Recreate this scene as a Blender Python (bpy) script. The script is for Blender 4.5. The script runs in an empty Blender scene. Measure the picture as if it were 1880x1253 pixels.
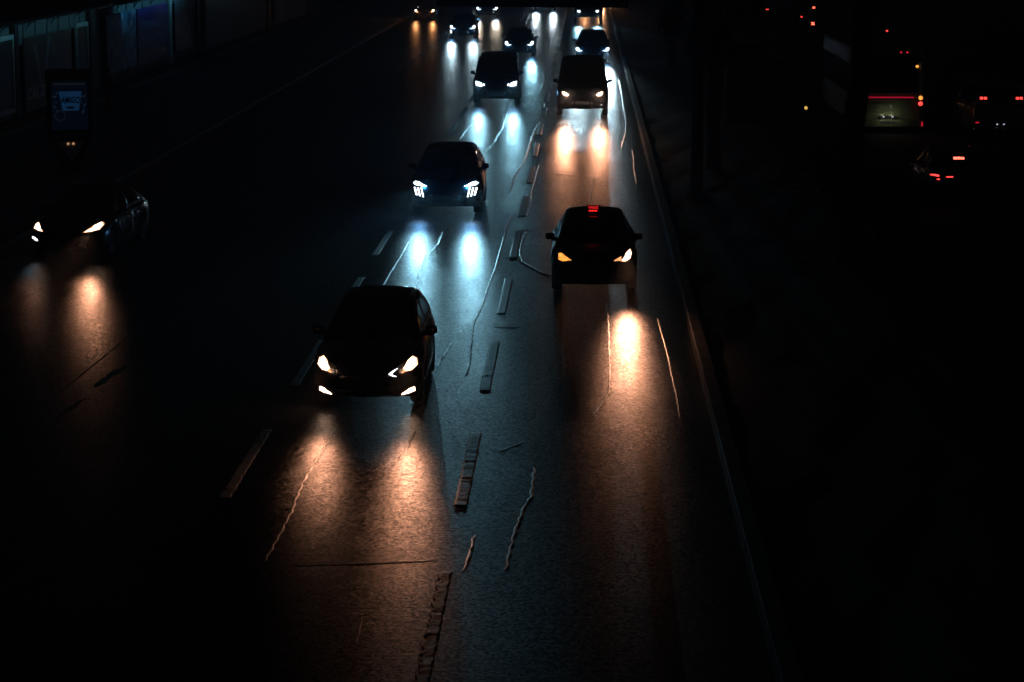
import bpy, bmesh, math, random
import numpy as np
from mathutils import Vector, Matrix
from mathutils.bvhtree import BVHTree

R = math.radians
rng = random.Random(7)
SC = bpy.context.scene
COL = SC.collection

# ------------------------------------------------------------------ camera, world, exposure
cam_d = bpy.data.cameras.new('camera')
cam_d.sensor_width = 36.0
cam_d.lens = 85.0
cam_d.clip_start = 0.1
cam_d.clip_end = 3000
cam = bpy.data.objects.new('camera', cam_d)
COL.objects.link(cam)
cam.location = (0.06, 0, 7.58)
cam.rotation_euler = (R(90 - 9.98), 0, R(1.716))
SC.camera = cam

W = bpy.data.worlds.new('World')
SC.world = W
W.use_nodes = True
wt = W.node_tree
sky = wt.nodes.new('ShaderNodeTexSky')
sky.sky_type = 'NISHITA'
sky.sun_disc = False
sky.sun_elevation = R(-4.0)
sky.sun_rotation = R(120)
bg = wt.nodes['Background']
bg.inputs['Strength'].default_value = 0.05
wt.links.new(sky.outputs[0], bg.inputs['Color'])

SC.render.engine = 'CYCLES'
SC.view_settings.view_transform = 'Standard'
SC.view_settings.look = 'None'
SC.view_settings.exposure = 0.0
SC.view_settings.gamma = 1.0
SC.view_settings.use_curve_mapping = False
SC.cycles.use_denoising = True
SC.cycles.max_bounces = 5
SC.cycles.diffuse_bounces = 2
SC.cycles.glossy_bounces = 3
SC.cycles.volume_bounces = 0
SC.cycles.sample_clamp_indirect = 4.0
SC.cycles.caustics_reflective = False
SC.cycles.caustics_refractive = False

# ------------------------------------------------------------------ materials
MATS = {}


def node(nt, kind, **kw):
    n = nt.nodes.new(kind)
    for k, v in kw.items():
        setattr(n, k, v)
    return n


def mat(name, col, rough=0.5, metal=0.0, coat=0.0, var=0.25, scale=6.0, bump=0.0, bscale=40.0, spec=0.5, rvar=0.1):
    """Principled surface with procedural variation in colour and gloss."""
    if name in MATS:
        return MATS[name]
    m = bpy.data.materials.new(name)
    m.use_nodes = True
    nt = m.node_tree
    p = nt.nodes['Principled BSDF']
    tc = node(nt, 'ShaderNodeTexCoord')
    nz = node(nt, 'ShaderNodeTexNoise')
    nz.inputs['Scale'].default_value = scale
    nz.inputs['Detail'].default_value = 5
    nt.links.new(tc.outputs['Object'], nz.inputs['Vector'])
    rp = node(nt, 'ShaderNodeValToRGB')
    a = [max(0, c * (1 - var)) for c in col]
    b = [min(1, c * (1 + var)) for c in col]
    rp.color_ramp.elements[0].position = 0.3
    rp.color_ramp.elements[0].color = (*a, 1)
    rp.color_ramp.elements[1].position = 0.7
    rp.color_ramp.elements[1].color = (*b, 1)
    nt.links.new(nz.outputs['Fac'], rp.inputs['Fac'])
    nt.links.new(rp.outputs['Color'], p.inputs['Base Color'])
    mr = node(nt, 'ShaderNodeMapRange')
    mr.inputs['To Min'].default_value = max(0.02, rough - rvar)
    mr.inputs['To Max'].default_value = min(1, rough + rvar)
    nt.links.new(nz.outputs['Fac'], mr.inputs['Value'])
    nt.links.new(mr.outputs[0], p.inputs['Roughness'])
    p.inputs['Metallic'].default_value = metal
    p.inputs['Coat Weight'].default_value = coat
    p.inputs['Coat Roughness'].default_value = 0.05
    p.inputs['Specular IOR Level'].default_value = spec
    if bump:
        n2 = node(nt, 'ShaderNodeTexNoise')
        n2.inputs['Scale'].default_value = bscale
        n2.inputs['Detail'].default_value = 4
        nt.links.new(tc.outputs['Object'], n2.inputs['Vector'])
        bp = node(nt, 'ShaderNodeBump')
        bp.inputs['Strength'].default_value = 1.0
        bp.inputs['Distance'].default_value = bump
        nt.links.new(n2.outputs['Fac'], bp.inputs['Height'])
        nt.links.new(bp.outputs[0], p.inputs['Normal'])
    MATS[name] = m
    return m


def glow(name, col, strength, light=True):
    """A lamp's luminous surface, slightly uneven like a reflector behind a lens."""
    if name in MATS:
        return MATS[name]
    m = bpy.data.materials.new(name)
    m.use_nodes = True
    nt = m.node_tree
    p = nt.nodes['Principled BSDF']
    p.inputs['Base Color'].default_value = (0.02, 0.02, 0.02, 1)
    p.inputs['Roughness'].default_value = 0.2
    p.inputs['Emission Color'].default_value = (*col, 1)
    tc = node(nt, 'ShaderNodeTexCoord')
    nz = node(nt, 'ShaderNodeTexNoise')
    nz.inputs['Scale'].default_value = 28.0
    nt.links.new(tc.outputs['Object'], nz.inputs['Vector'])
    mr = node(nt, 'ShaderNodeMapRange')
    mr.inputs['From Min'].default_value = 0.3
    mr.inputs['From Max'].default_value = 0.7
    mr.inputs['To Min'].default_value = strength * 0.45
    mr.inputs['To Max'].default_value = strength * 1.4
    nt.links.new(nz.outputs['Fac'], mr.inputs['Value'])
    nt.links.new(mr.outputs[0], p.inputs['Emission Strength'])
    if not light:
        m.cycles.emission_sampling = 'NONE'
    MATS[name] = m
    return m


def asphalt():
    m = bpy.data.materials.new('asphalt')
    m.use_nodes = True
    nt = m.node_tree
    p = nt.nodes['Principled BSDF']
    tc = node(nt, 'ShaderNodeTexCoord')
    big = node(nt, 'ShaderNodeTexNoise')
    big.inputs['Scale'].default_value = 0.9
    big.inputs['Detail'].default_value = 6
    mp = node(nt, 'ShaderNodeMapping')
    mp.inputs['Scale'].default_value = (1.0, 0.25, 1.0)      # wear drawn out along the lanes
    nt.links.new(tc.outputs['Object'], mp.inputs['Vector'])
    nt.links.new(mp.outputs[0], big.inputs['Vector'])
    vo = node(nt, 'ShaderNodeTexVoronoi')
    vo.inputs['Scale'].default_value = 30.0                   # the stones of the surface course
    vo.inputs['Randomness'].default_value = 1.0
    nt.links.new(tc.outputs['Object'], vo.inputs['Vector'])
    fine = node(nt, 'ShaderNodeTexNoise')
    fine.inputs['Scale'].default_value = 38.0
    fine.inputs['Detail'].default_value = 6
    fine.inputs['Roughness'].default_value = 0.7
    nt.links.new(tc.outputs['Object'], fine.inputs['Vector'])
    bands = node(nt, 'ShaderNodeTexNoise')
    mb = node(nt, 'ShaderNodeMapping')
    mb.inputs['Scale'].default_value = (1.6, 16.0, 1.0)       # faint cross-wise roller marks
    bands.inputs['Scale'].default_value = 1.0
    bands.inputs['Detail'].default_value = 4
    nt.links.new(tc.outputs['Object'], mb.inputs['Vector'])
    nt.links.new(mb.outputs[0], bands.inputs['Vector'])
    rp = node(nt, 'ShaderNodeValToRGB')
    rp.color_ramp.elements[0].position = 0.32
    rp.color_ramp.elements[0].color = (0.020, 0.0205, 0.021, 1)
    rp.color_ramp.elements[1].position = 0.68
    rp.color_ramp.elements[1].color = (0.046, 0.047, 0.048, 1)
    mix = node(nt, 'ShaderNodeMath', operation='MULTIPLY_ADD')
    mix.inputs[1].default_value = 0.45
    sep = node(nt, 'ShaderNodeSeparateColor')
    nt.links.new(vo.outputs['Color'], sep.inputs[0])
    nt.links.new(sep.outputs[0], mix.inputs[0])
    half = node(nt, 'ShaderNodeMath', operation='MULTIPLY')
    half.inputs[1].default_value = 0.55
    nt.links.new(big.outputs['Fac'], half.inputs[0])
    nt.links.new(half.outputs[0], mix.inputs[2])
    nt.links.new(mix.outputs[0], rp.inputs['Fac'])
    nt.links.new(rp.outputs['Color'], p.inputs['Base Color'])
    rr = node(nt, 'ShaderNodeMapRange')
    rr.inputs['From Min'].default_value = 0.3
    rr.inputs['From Max'].default_value = 0.7
    rr.inputs['To Min'].default_value = 0.28
    rr.inputs['To Max'].default_value = 0.35
    nt.links.new(big.outputs['Fac'], rr.inputs['Value'])
    sv = node(nt, 'ShaderNodeMath', operation='MULTIPLY_ADD')
    sv.inputs[1].default_value = 0.14
    nt.links.new(sep.outputs[1], sv.inputs[0])
    nt.links.new(rr.outputs[0], sv.inputs[2])
    nt.links.new(sv.outputs[0], p.inputs['Roughness'])
    spv = node(nt, 'ShaderNodeMapRange')
    spv.inputs['To Min'].default_value = 0.22
    spv.inputs['To Max'].default_value = 1.05
    nt.links.new(sep.outputs[2], spv.inputs['Value'])
    nt.links.new(spv.outputs[0], p.inputs['Specular IOR Level'])
    b1 = node(nt, 'ShaderNodeBump')
    b1.inputs['Distance'].default_value = 0.0016
    nt.links.new(fine.outputs['Fac'], b1.inputs['Height'])
    b2 = node(nt, 'ShaderNodeBump')
    b2.inputs['Distance'].default_value = 0.003
    nt.links.new(bands.outputs['Fac'], b2.inputs['Height'])
    nt.links.new(b1.outputs[0], b2.inputs['Normal'])
    nt.links.new(b2.outputs[0], p.inputs['Normal'])
    # the polished binder on top reflects with a soft, tail-free lobe
    nt.links.remove(p.inputs['Specular IOR Level'].links[0])
    p.inputs['Specular IOR Level'].default_value = 0.0
    gl = node(nt, 'ShaderNodeBsdfGlossy', distribution='BECKMANN')
    nt.links.new(sv.outputs[0], gl.inputs['Roughness'])
    nt.links.new(b2.outputs[0], gl.inputs['Normal'])
    fr = node(nt, 'ShaderNodeFresnel')
    fr.inputs['IOR'].default_value = 1.5
    mu = node(nt, 'ShaderNodeMath', operation='MULTIPLY')
    nt.links.new(fr.outputs[0], mu.inputs[0])
    nt.links.new(spv.outputs[0], mu.inputs[1])
    mx = node(nt, 'ShaderNodeMixShader')
    nt.links.new(mu.outputs[0], mx.inputs[0])
    nt.links.new(p.outputs[0], mx.inputs[1])
    nt.links.new(gl.outputs[0], mx.inputs[2])
    nt.links.new(mx.outputs[0], nt.nodes['Material Output'].inputs['Surface'])
    return m


# ------------------------------------------------------------------ mesh helpers
def link(name, me, m=None, parent=None, loc=None, rot=None, smooth=False):
    o = bpy.data.objects.new(name, me)
    COL.objects.link(o)
    if m is not None and len(me.materials) == 0:
        me.materials.append(m)
    if parent is not None:
        o.parent = parent
    if loc is not None:
        o.location = loc
    if rot is not None:
        o.rotation_euler = rot
    if smooth:
        me.polygons.foreach_set('use_smooth', [True] * len(me.polygons))
    return o


def empty(name, loc=(0, 0, 0), rz=0.0):
    o = bpy.data.objects.new(name, None)
    COL.objects.link(o)
    o.empty_display_size = 0.2
    o.location = loc
    o.rotation_euler = (0, 0, rz)
    return o


def tag(o, label=None, cat=None, group=None, kind=None):
    if label:
        o['label'] = label
    if cat:
        o['category'] = cat
    if group:
        o['group'] = group
    if kind:
        o['kind'] = kind
    return o


class MB:
    def __init__(s):
        s.v = []
        s.f = []

    def add(s, vs, fs):
        n = len(s.v)
        s.v += [tuple(v) for v in vs]
        s.f += [tuple(i + n for i in f) for f in fs]

    def box(s, x0, x1, y0, y1, z0, z1):
        s.add([(x0, y0, z0), (x1, y0, z0), (x1, y1, z0), (x0, y1, z0), (x0, y0, z1), (x1, y0, z1), (x1, y1, z1), (x0, y1, z1)],
              [(3, 2, 1, 0), (4, 5, 6, 7), (0, 1, 5, 4), (1, 2, 6, 5), (2, 3, 7, 6), (3, 0, 4, 7)])

    def grid(s, pts):
        """pts: rows of equal length."""
        n, w = len(pts), len(pts[0])
        s.add([p for r in pts for p in r],
              [(i * w + j, i * w + j + 1, (i + 1) * w + j + 1, (i + 1) * w + j) for i in range(n - 1) for j in range(w - 1)])

    def tube(s, pts, rad, seg=8, cap=True):
        pts = [Vector(p) for p in pts]
        rs = rad if isinstance(rad, (list, tuple)) else [rad] * len(pts)
        rings = []
        for i, p in enumerate(pts):
            d = (pts[min(i + 1, len(pts) - 1)] - pts[max(i - 1, 0)]).normalized()
            a = d.orthogonal().normalized() if i == 0 else (prev - d * prev.dot(d)).normalized()
            prev = a
            b = d.cross(a)
            rings.append([p + (a * math.cos(t) + b * math.sin(t)) * rs[i] for t in [2 * math.pi * k / seg for k in range(seg)]])
        vs = [q for r in rings for q in r]
        fs = []
        for i in range(len(pts) - 1):
            for k in range(seg):
                k2 = (k + 1) % seg
                fs.append((i * seg + k, i * seg + k2, (i + 1) * seg + k2, (i + 1) * seg + k))
        if cap:
            fs.append(tuple(range(seg - 1, -1, -1)))
            fs.append(tuple((len(pts) - 1) * seg + k for k in range(seg)))
        s.add(vs, fs)

    def mesh(s, name):
        me = bpy.data.meshes.new(name)
        me.from_pydata(s.v, [], s.f)
        me.update()
        return me

    def build(s, name, m, parent=None, loc=None, rot=None, smooth=False, bevel=0.0):
        me = s.mesh(name)
        if bevel:
            bm = bmesh.new()
            bm.from_mesh(me)
            bmesh.ops.bevel(bm, geom=list(bm.edges), offset=bevel, segments=2, affect='EDGES', profile=0.6, clamp_overlap=True)
            bm.to_mesh(me)
            bm.free()
        return link(name, me, m, parent, loc, rot, smooth)


def text(body, name, size, m, parent, loc, rot, align='CENTER', sx=1.0, bold=0.0):
    cu = bpy.data.curves.new(name, 'FONT')
    cu.body = body
    cu.size = size
    cu.align_x = align
    cu.align_y = 'CENTER'
    cu.extrude = 0.002
    cu.offset = size * bold
    t = bpy.data.objects.new(name, cu)
    COL.objects.link(t)
    dg = bpy.context.evaluated_depsgraph_get()
    me = bpy.data.meshes.new_from_object(t.evaluated_get(dg))
    bpy.data.objects.remove(t)
    bpy.data.curves.remove(cu)
    me.materials.clear()
    o = link(name, me, m, parent, loc, rot)
    o.scale = (sx, 1, 1)
    return o


def noise1(k, s=1.0):
    """smooth pseudo-random value in -1..1"""
    return (math.sin(k * 1.7 + 3.1 * s) + math.sin(k * 3.13 + 1.3 * s) * 0.6 + math.sin(k * 7.7 + 5.9 * s) * 0.35) / 1.95


# ------------------------------------------------------------------ common materials
M_ASPH = asphalt()
M_PAINT = mat('worn_road_paint', (0.12, 0.12, 0.118), 0.52, var=0.5, scale=9, bump=0.004, bscale=22, spec=0.4)
M_SEAL = mat('crack_sealant', (0.48, 0.47, 0.45), 0.38, var=0.3, scale=14, spec=0.8)
M_SEAM = mat('open_joint', (0.012, 0.012, 0.012), 0.9)
M_KERB = mat('kerb_concrete', (0.045, 0.045, 0.044), 0.75, bump=0.004, bscale=25)
M_PAVE = mat('pavement_concrete', (0.26, 0.27, 0.28), 0.8, scale=2.0, bump=0.004, bscale=25)
M_SOIL = mat('median_soil', (0.014, 0.012, 0.010), 0.95, scale=1.5, bump=0.02, bscale=23)
M_TYRE = mat('tyre_rubber', (0.012, 0.012, 0.012), 0.8)
M_RIM = mat('dark_alloy', (0.12, 0.12, 0.125), 0.35, metal=0.8)
M_GLASS = mat('dark_car_glass', (0.004, 0.004, 0.005), 0.07, coat=0.6, rvar=0.02)
M_BLACK = mat('black_trim', (0.010, 0.010, 0.011), 0.55)
M_PLATE = mat('dull_plate', (0.16, 0.16, 0.16), 0.5)
M_CHROME = mat('dull_chrome', (0.35, 0.35, 0.36), 0.22, metal=1.0)
M_HOUSE = mat('lamp_housing', (0.03, 0.03, 0.032), 0.12, coat=0.5)
M_METAL = mat('dark_painted_steel', (0.03, 0.031, 0.034), 0.5)

WARM = (1.0, 0.43, 0.24)
COOL = (0.36, 0.79, 1.0)
G_WARM = glow('halogen_lamp', (1.0, 0.62, 0.42), 9.0)
G_WARMDIM = glow('halogen_reflector', (1.0, 0.42, 0.16), 1.6)
G_COOL = glow('white_led_lamp', (0.82, 0.93, 1.0), 9.0)
G_COOLS = glow('white_led_strip', (0.85, 0.90, 1.0), 6.0)
G_COOLDIM = glow('led_reflector', (0.25, 0.55, 1.0), 1.0)
G_AMBER = glow('amber_lamp', (1.0, 0.36, 0.06), 1.7)
G_RED = glow('red_tail_lamp', (1.0, 0.05, 0.04), 3.2)
G_REDHOT = glow('red_brake_lamp', (1.0, 0.12, 0.07), 4.5)
G_REDDIM = glow('dim_red_glow', (1.0, 0.02, 0.06), 0.8)
G_REDTXT = glow('red_led_letters', (1.0, 0.02, 0.02), 1.5)
G_WHITE = glow('number_plate_lamp', (0.75, 0.88, 1.0), 1.0)

# ------------------------------------------------------------------ the ground, roads, kerbs, pavement
XL, XR = -13.3, 2.0


def sheet(name, m, x0, x1, y0, y1, z, nx=1, ny=1, parent=None):
    b = MB()
    b.grid([[(x0 + (x1 - x0) * j / nx, y0 + (y1 - y0) * i / ny, z) for j in range(nx + 1)] for i in range(ny + 1)])
    return b.build(name, m, parent)


tag(sheet('ground', M_SOIL, -150, 150, -60, 600, -0.02), 'dark open ground around the road', kind='structure')
road = tag(sheet('road', M_ASPH, XL, XR, -40, 560, 0.0), 'dark asphalt carriageway of four lanes', kind='structure')
far_road = tag(sheet('road', mat('dry_asphalt', (.035, .035, .036), .85, scale=3, spec=.2), 7.2, 20.5, -40, 560, 0.0), 'unlit carriageway beyond the median', kind='structure')
b = MB()
b.box(-21.2, XL - 0.16, -40, 560, -0.015, 0.13)
tag(b.build('pavement', M_PAVE, bevel=0.0), 'broad pavement in front of the hoarding', kind='structure')


def kerb_run(name, x0, x1, y0, y1, h, label):
    root = MB()
    root.box(x0 + 0.02, x1 - 0.02, y0, y1, -0.01, h - 0.02)
    k = tag(root.build(name, M_KERB), label, kind='structure')
    me = None
    y = y0
    n = 0
    while y < min(y1, 130):
        if y > 16:
            bb = MB()
            if me is None:
                bb.box(x0, x1, 0, 0.985, 0, h)
                me = bb.mesh('kerb_stone')
                bm = bmesh.new()
                bm.from_mesh(me)
                bmesh.ops.bevel(bm, geom=list(bm.edges), offset=0.018, segments=1, affect='EDGES')
                bm.to_mesh(me)
                bm.free()
            o = link('kerb_stone', me, M_KERB, k, (rng.uniform(-.004, .004), y, 0))
        y += 1.0
    return k


kerb_run('kerb', XL - 0.16, XL, -20, 500, 0.14, 'low kerb between road and pavement')
kerb_run('kerb', XR, XR + 0.22, -20, 500, 0.26, 'raised concrete kerb along the median')
kerb_run('kerb', 7.0, 7.2, -20, 500, 0.14, 'kerb on the far edge of the median')
b = MB()
b.grid([[(XR + 0.2 + 4.8 * j / 8, -20 + 320 * i / 200, 0.16 + 0.05 * noise1(i * .9 + j * 2.3)) for j in range(9)] for i in range(201)])
tag(b.build('terrain', M_SOIL, smooth=True), 'planted soil of the median strip', kind='structure')


M_DARKER = mat('darker_road_paint', (0.035, 0.035, 0.034), 0.7, var=0.5, scale=9, bump=0.003, bscale=22, spec=0.2)  # darker paint for the two left rows of dashes


def marking(x, y0, y1, w, seed, ragged=0.012, m=M_PAINT):
    """One thick thermoplastic dash: ridged top, chipped edges."""
    r = random.Random(seed)
    n = 80
    rows = []
    chip = [r.random() for _ in range(n + 1)]
    for i in range(n + 1):
        t = i / n
        y = y0 + (y1 - y0) * t
        a = x - w / 2 + noise1(i * .55, seed) * ragged + r.uniform(-1, 1) * ragged * .5
        c = x + w / 2 + noise1(i * .43, seed + 9) * ragged * .6 + r.uniform(-1, 1) * ragged * .35
        top = 0.008 + 0.002 * noise1(i * .35, seed + 3) + (0.003 if chip[i] > .9 else 0) - (0.003 if chip[i] < .02 else 0)
        top = max(0.004, top)
        e = 0.002 if 0 < i < n else 0.0
        rows.append([(a - .012, y, 0.001), (a, y, top + e), (a + w * .18, y, top + .003 * r.random()), (a + w * .5, y, top - .002 + .004 * r.random()),
                     (c - w * .1, y, top + .003 * r.random()), (c, y, top + e * .6), (c + .012, y, 0.001)])
    for row, dy in ((rows[0], -0.012), (rows[-1], 0.012)):
        flat = [(p[0], p[1] + dy, 0.001) for p in row]
        if dy < 0:
            rows = [flat] + rows
        else:
            rows = rows + [flat]
    b = MB()
    b.grid(rows)
    return b.build('lane_marking', m, road, smooth=True)


for k in range(23):
    y = 22.9 + 7.74 * k
    marking(-1.53 if k else -1.54, y, y + 4.5, 0.15 if k else 0.12, 11 + k, 0.012 if k else 0.02)
for k in range(1, 22):
    y = 23.2 + 7.74 * k
    marking(-4.67, y, y + 4.3, 0.13, 61 + k, 0.02, M_DARKER)
for k in range(4, 22):
    y = 24.8 + 7.74 * k
    marking(-8.95, y, y + 4.1, 0.12, 91 + k, 0.02, M_DARKER)

CRACKS = [
    [(-1.82, 124.69), (-1.99, 118.59), (-1.8, 113.46), (-1.95, 105.02)],
    [(-1.59, 99.49), (-1.58, 96.1), (-1.6, 93.7)],
    [(-1.6, 90.2), (-1.75, 85.83), (-1.79, 79.34), (-1.83, 75.25), (-1.94, 72.64), (-2.02, 70.19), (-2.02, 66.82)],
    [(-1.92, 62.2), (-1.83, 61.64), (-1.85, 58.18), (-1.86, 55.09), (-1.87, 52.7), (-1.91, 49.53), (-1.94, 46.83), (-2.01, 45.14), (-1.97, 43.12), (-1.9, 40.91), (-1.9, 39.7)],
    [(-3.11, 101.46), (-2.97, 94.91), (-2.91, 87.07), (-3.01, 81.36), (-3.16, 78.32)],
    [(-4.05, 91.22), (-4.17, 86.97), (-4.24, 82.25)],
    [(-4.07, 57.68), (-4.07, 54.62), (-4.1, 52.11), (-4.11, 49.58)],
    [(-3.38, 58.36), (-3.36, 56.18), (-3.49, 54.49), (-3.47, 52.16), (-3.44, 49.39)],
    [(1.66, 113.74), (1.65, 101.25), (1.61, 90.46), (1.53, 85.66), (1.29, 80.17)],
    [(1.64, 79.26), (1.65, 77.27), (1.58, 73.72), (1.57, 69.31)],
    [(0.52, 47.51), (0.52, 45.22), (0.52, 41.52), (0.48, 38.34), (0.36, 37.46), (0.23, 36.55)],
    [(1.48, 45.62), (1.49, 44.4), (1.54, 41.6), (1.55, 38.26), (1.55, 36.31)],
    [(-0.61, 32.91), (-0.63, 31.14), (-0.7, 30.66), (-0.76, 29.74), (-0.81, 28.6), (-0.83, 27.52)],
    [(-3.66, 35.36), (-3.68, 33.74), (-3.74, 32.12), (-3.7, 30.3), (-3.71, 28.98), (-3.73, 27.77)],
    [(-2.44, 35.46), (-2.47, 34.14), (-2.57, 33.03)],
    [(-2.3, 42.97), (-2.35, 41.91), (-2.42, 41.02), (-2.41, 40.14)],
    [(0.28, 69.79), (0.31, 68.09), (0.23, 66.34), (0.3, 64.93)],
    [(-1.33, 58.33), (-1.4, 56.62), (-1.4, 54.65), (-1.31, 53.27), (-0.85, 51.63), (-0.65, 51.25)],
    [(-1.34, 74.46), (-1.37, 70.24), (-1.41, 67.26), (-1.35, 63.8), (-1.41, 61.32)],
    [(-2.63, 104.0), (-2.28, 102.14), (-2.22, 100.62), (-2.58, 99.41)],
    [(-4.24, 190.58), (-4.15, 169.8)],
    [(-2.7, 174.23), (-2.92, 169.05), (-1.97, 162.7), (-2.02, 150.52), (-1.97, 138.34)],
    [(-1.41, 194.06), (-1.45, 177.96), (-1.49, 158.23), (-1.44, 141.24)],
    [(-1.28, 29.16), (-1.3, 27.93), (-1.33, 27.5)],
    [(-1.60, 25.98), (-1.54, 25.47), (-1.60, 24.66), (-1.60, 22.84)],
]
FINE = [
    [(-2.94, 74.99), (-2.05, 75.07)], [(-3.01, 116.87), (-2.25, 116.54)], [(-0.81, 71.48), (-0.43, 71.98)], [(-1.69, 58.71), (-1.09, 58.86)],
    [(-1.49, 78.63), (0.85, 78.65)], [(-1.11, 72.08), (0.77, 70.27)], [(-2.34, 61.7), (-1.9, 60.96)], [(-1.14, 33.91), (-0.81, 34.57)],
    [(-2.43, 25.53), (-2.28, 25.68)], [(-2.35, 25.65), (-2.32, 24.59)], [(-1.79, 44.5), (-1.06, 44.61)], [(-2.79, 25.96), (-2.69, 26.1)],
    [(-3.43, 27.64), (-2.6, 27.73), (-1.66, 27.93)],
]


def ribbon(name, pts, w, h, m, seed, step=0.09, wander=0.018, base=0.0012):
    r = random.Random(seed)
    P = [Vector((p[0], p[1], 0)) for p in pts]
    dense = []
    for a, c in zip(P, P[1:]):
        n = max(1, int((c - a).length / step))
        dense += [a.lerp(c, i / n) for i in range(n)]
    dense.append(P[-1])
    rows = []
    N = len(dense)
    for i, p in enumerate(dense):
        d = (dense[min(i + 1, N - 1)] - dense[max(i - 1, 0)]).normalized()
        s = Vector((d.y, -d.x, 0))
        q = p + s * (noise1(i * .8, seed) * wander + r.uniform(-1, 1) * wander * .35)
        taper = min(1, (i + .6) / 3, (N - i - .4) / 3)
        ww = w * (0.72 + 0.35 * noise1(i * .37, seed + 5) + r.uniform(-.16, .22)) * (0.35 + .65 * taper)
        hh = h * (0.45 + 1.1 * r.random()) * (0.3 + .7 * taper)
        rows.append([(q - s * ww * .5 + Vector((0, 0, base)))[:], (q - s * ww * .28 + Vector((0, 0, base + hh * .75)))[:], (q + Vector((0, 0, base + hh)))[:],
                     (q + s * ww * .28 + Vector((0, 0, base + hh * .75)))[:], (q + s * ww * .5 + Vector((0, 0, base)))[:]])
    b = MB()
    b.grid(rows)
    return b.build(name, m, road, smooth=True)


for i, c in enumerate(CRACKS):
    far = sum(p[1] for p in c) / len(c)
    ribbon('crack_seal', c, 0.03 if i == 11 else 0.048 if far < 68 else 0.08 if far < 118 else 0.13, 0.0045 if far < 45 else 0.008, M_SEAL, 100 + i, step=0.10 if far < 85 else 0.25)
for i, c in enumerate(FINE):
    ribbon('joint_ridge', c, 0.022, 0.0035, M_SEAL, 200 + i, wander=0.006)
ribbon('open_seam', [(-8.24, 45.41), (-8.29, 41.86), (-8.41, 37.27), (-8.5, 33.76)], 0.035, 0.003, M_SEAM, 301, wander=0.008)
ribbon('open_seam', [(-11.47, 46.4), (-11.17, 47.61), (-11.11, 49.08)], 0.03, 0.003, M_SEAM, 302, wander=0.01)
ribbon('tar_patch', [(-7.9, 38.56), (-7.85, 39.71), (-7.7, 40.71)], 0.16, 0.003, M_SEAM, 303, wander=0.03)
ribbon('tar_patch', [(-8.0, 36.07), (-7.95, 36.9), (-7.9, 37.56)], 0.13, 0.003, M_SEAM, 304, wander=0.03)

# ------------------------------------------------------------------ vehicles
def cr(vals, xs, q):
    """smooth interpolation of a profile (monotone cubic)"""
    xs = np.asarray(xs, float)
    ys = np.asarray(vals, float)
    d = np.diff(ys) / np.diff(xs)
    m = np.zeros(len(xs))
    m[0], m[-1] = d[0], d[-1]
    for i in range(1, len(xs) - 1):
        m[i] = 0 if d[i - 1] * d[i] <= 0 else 2 * d[i - 1] * d[i] / (d[i - 1] + d[i])
    q = np.clip(q, xs[0], xs[-1])
    k = np.clip(np.searchsorted(xs, q, side='right') - 1, 0, len(xs) - 2)
    h = xs[k + 1] - xs[k]
    t = (q - xs[k]) / h
    return ((2 * t ** 3 - 3 * t ** 2 + 1) * ys[k] + (t ** 3 - 2 * t ** 2 + t) * h * m[k] + (-2 * t ** 3 + 3 * t ** 2) * ys[k + 1] + (t ** 3 - t ** 2) * h * m[k + 1])


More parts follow.
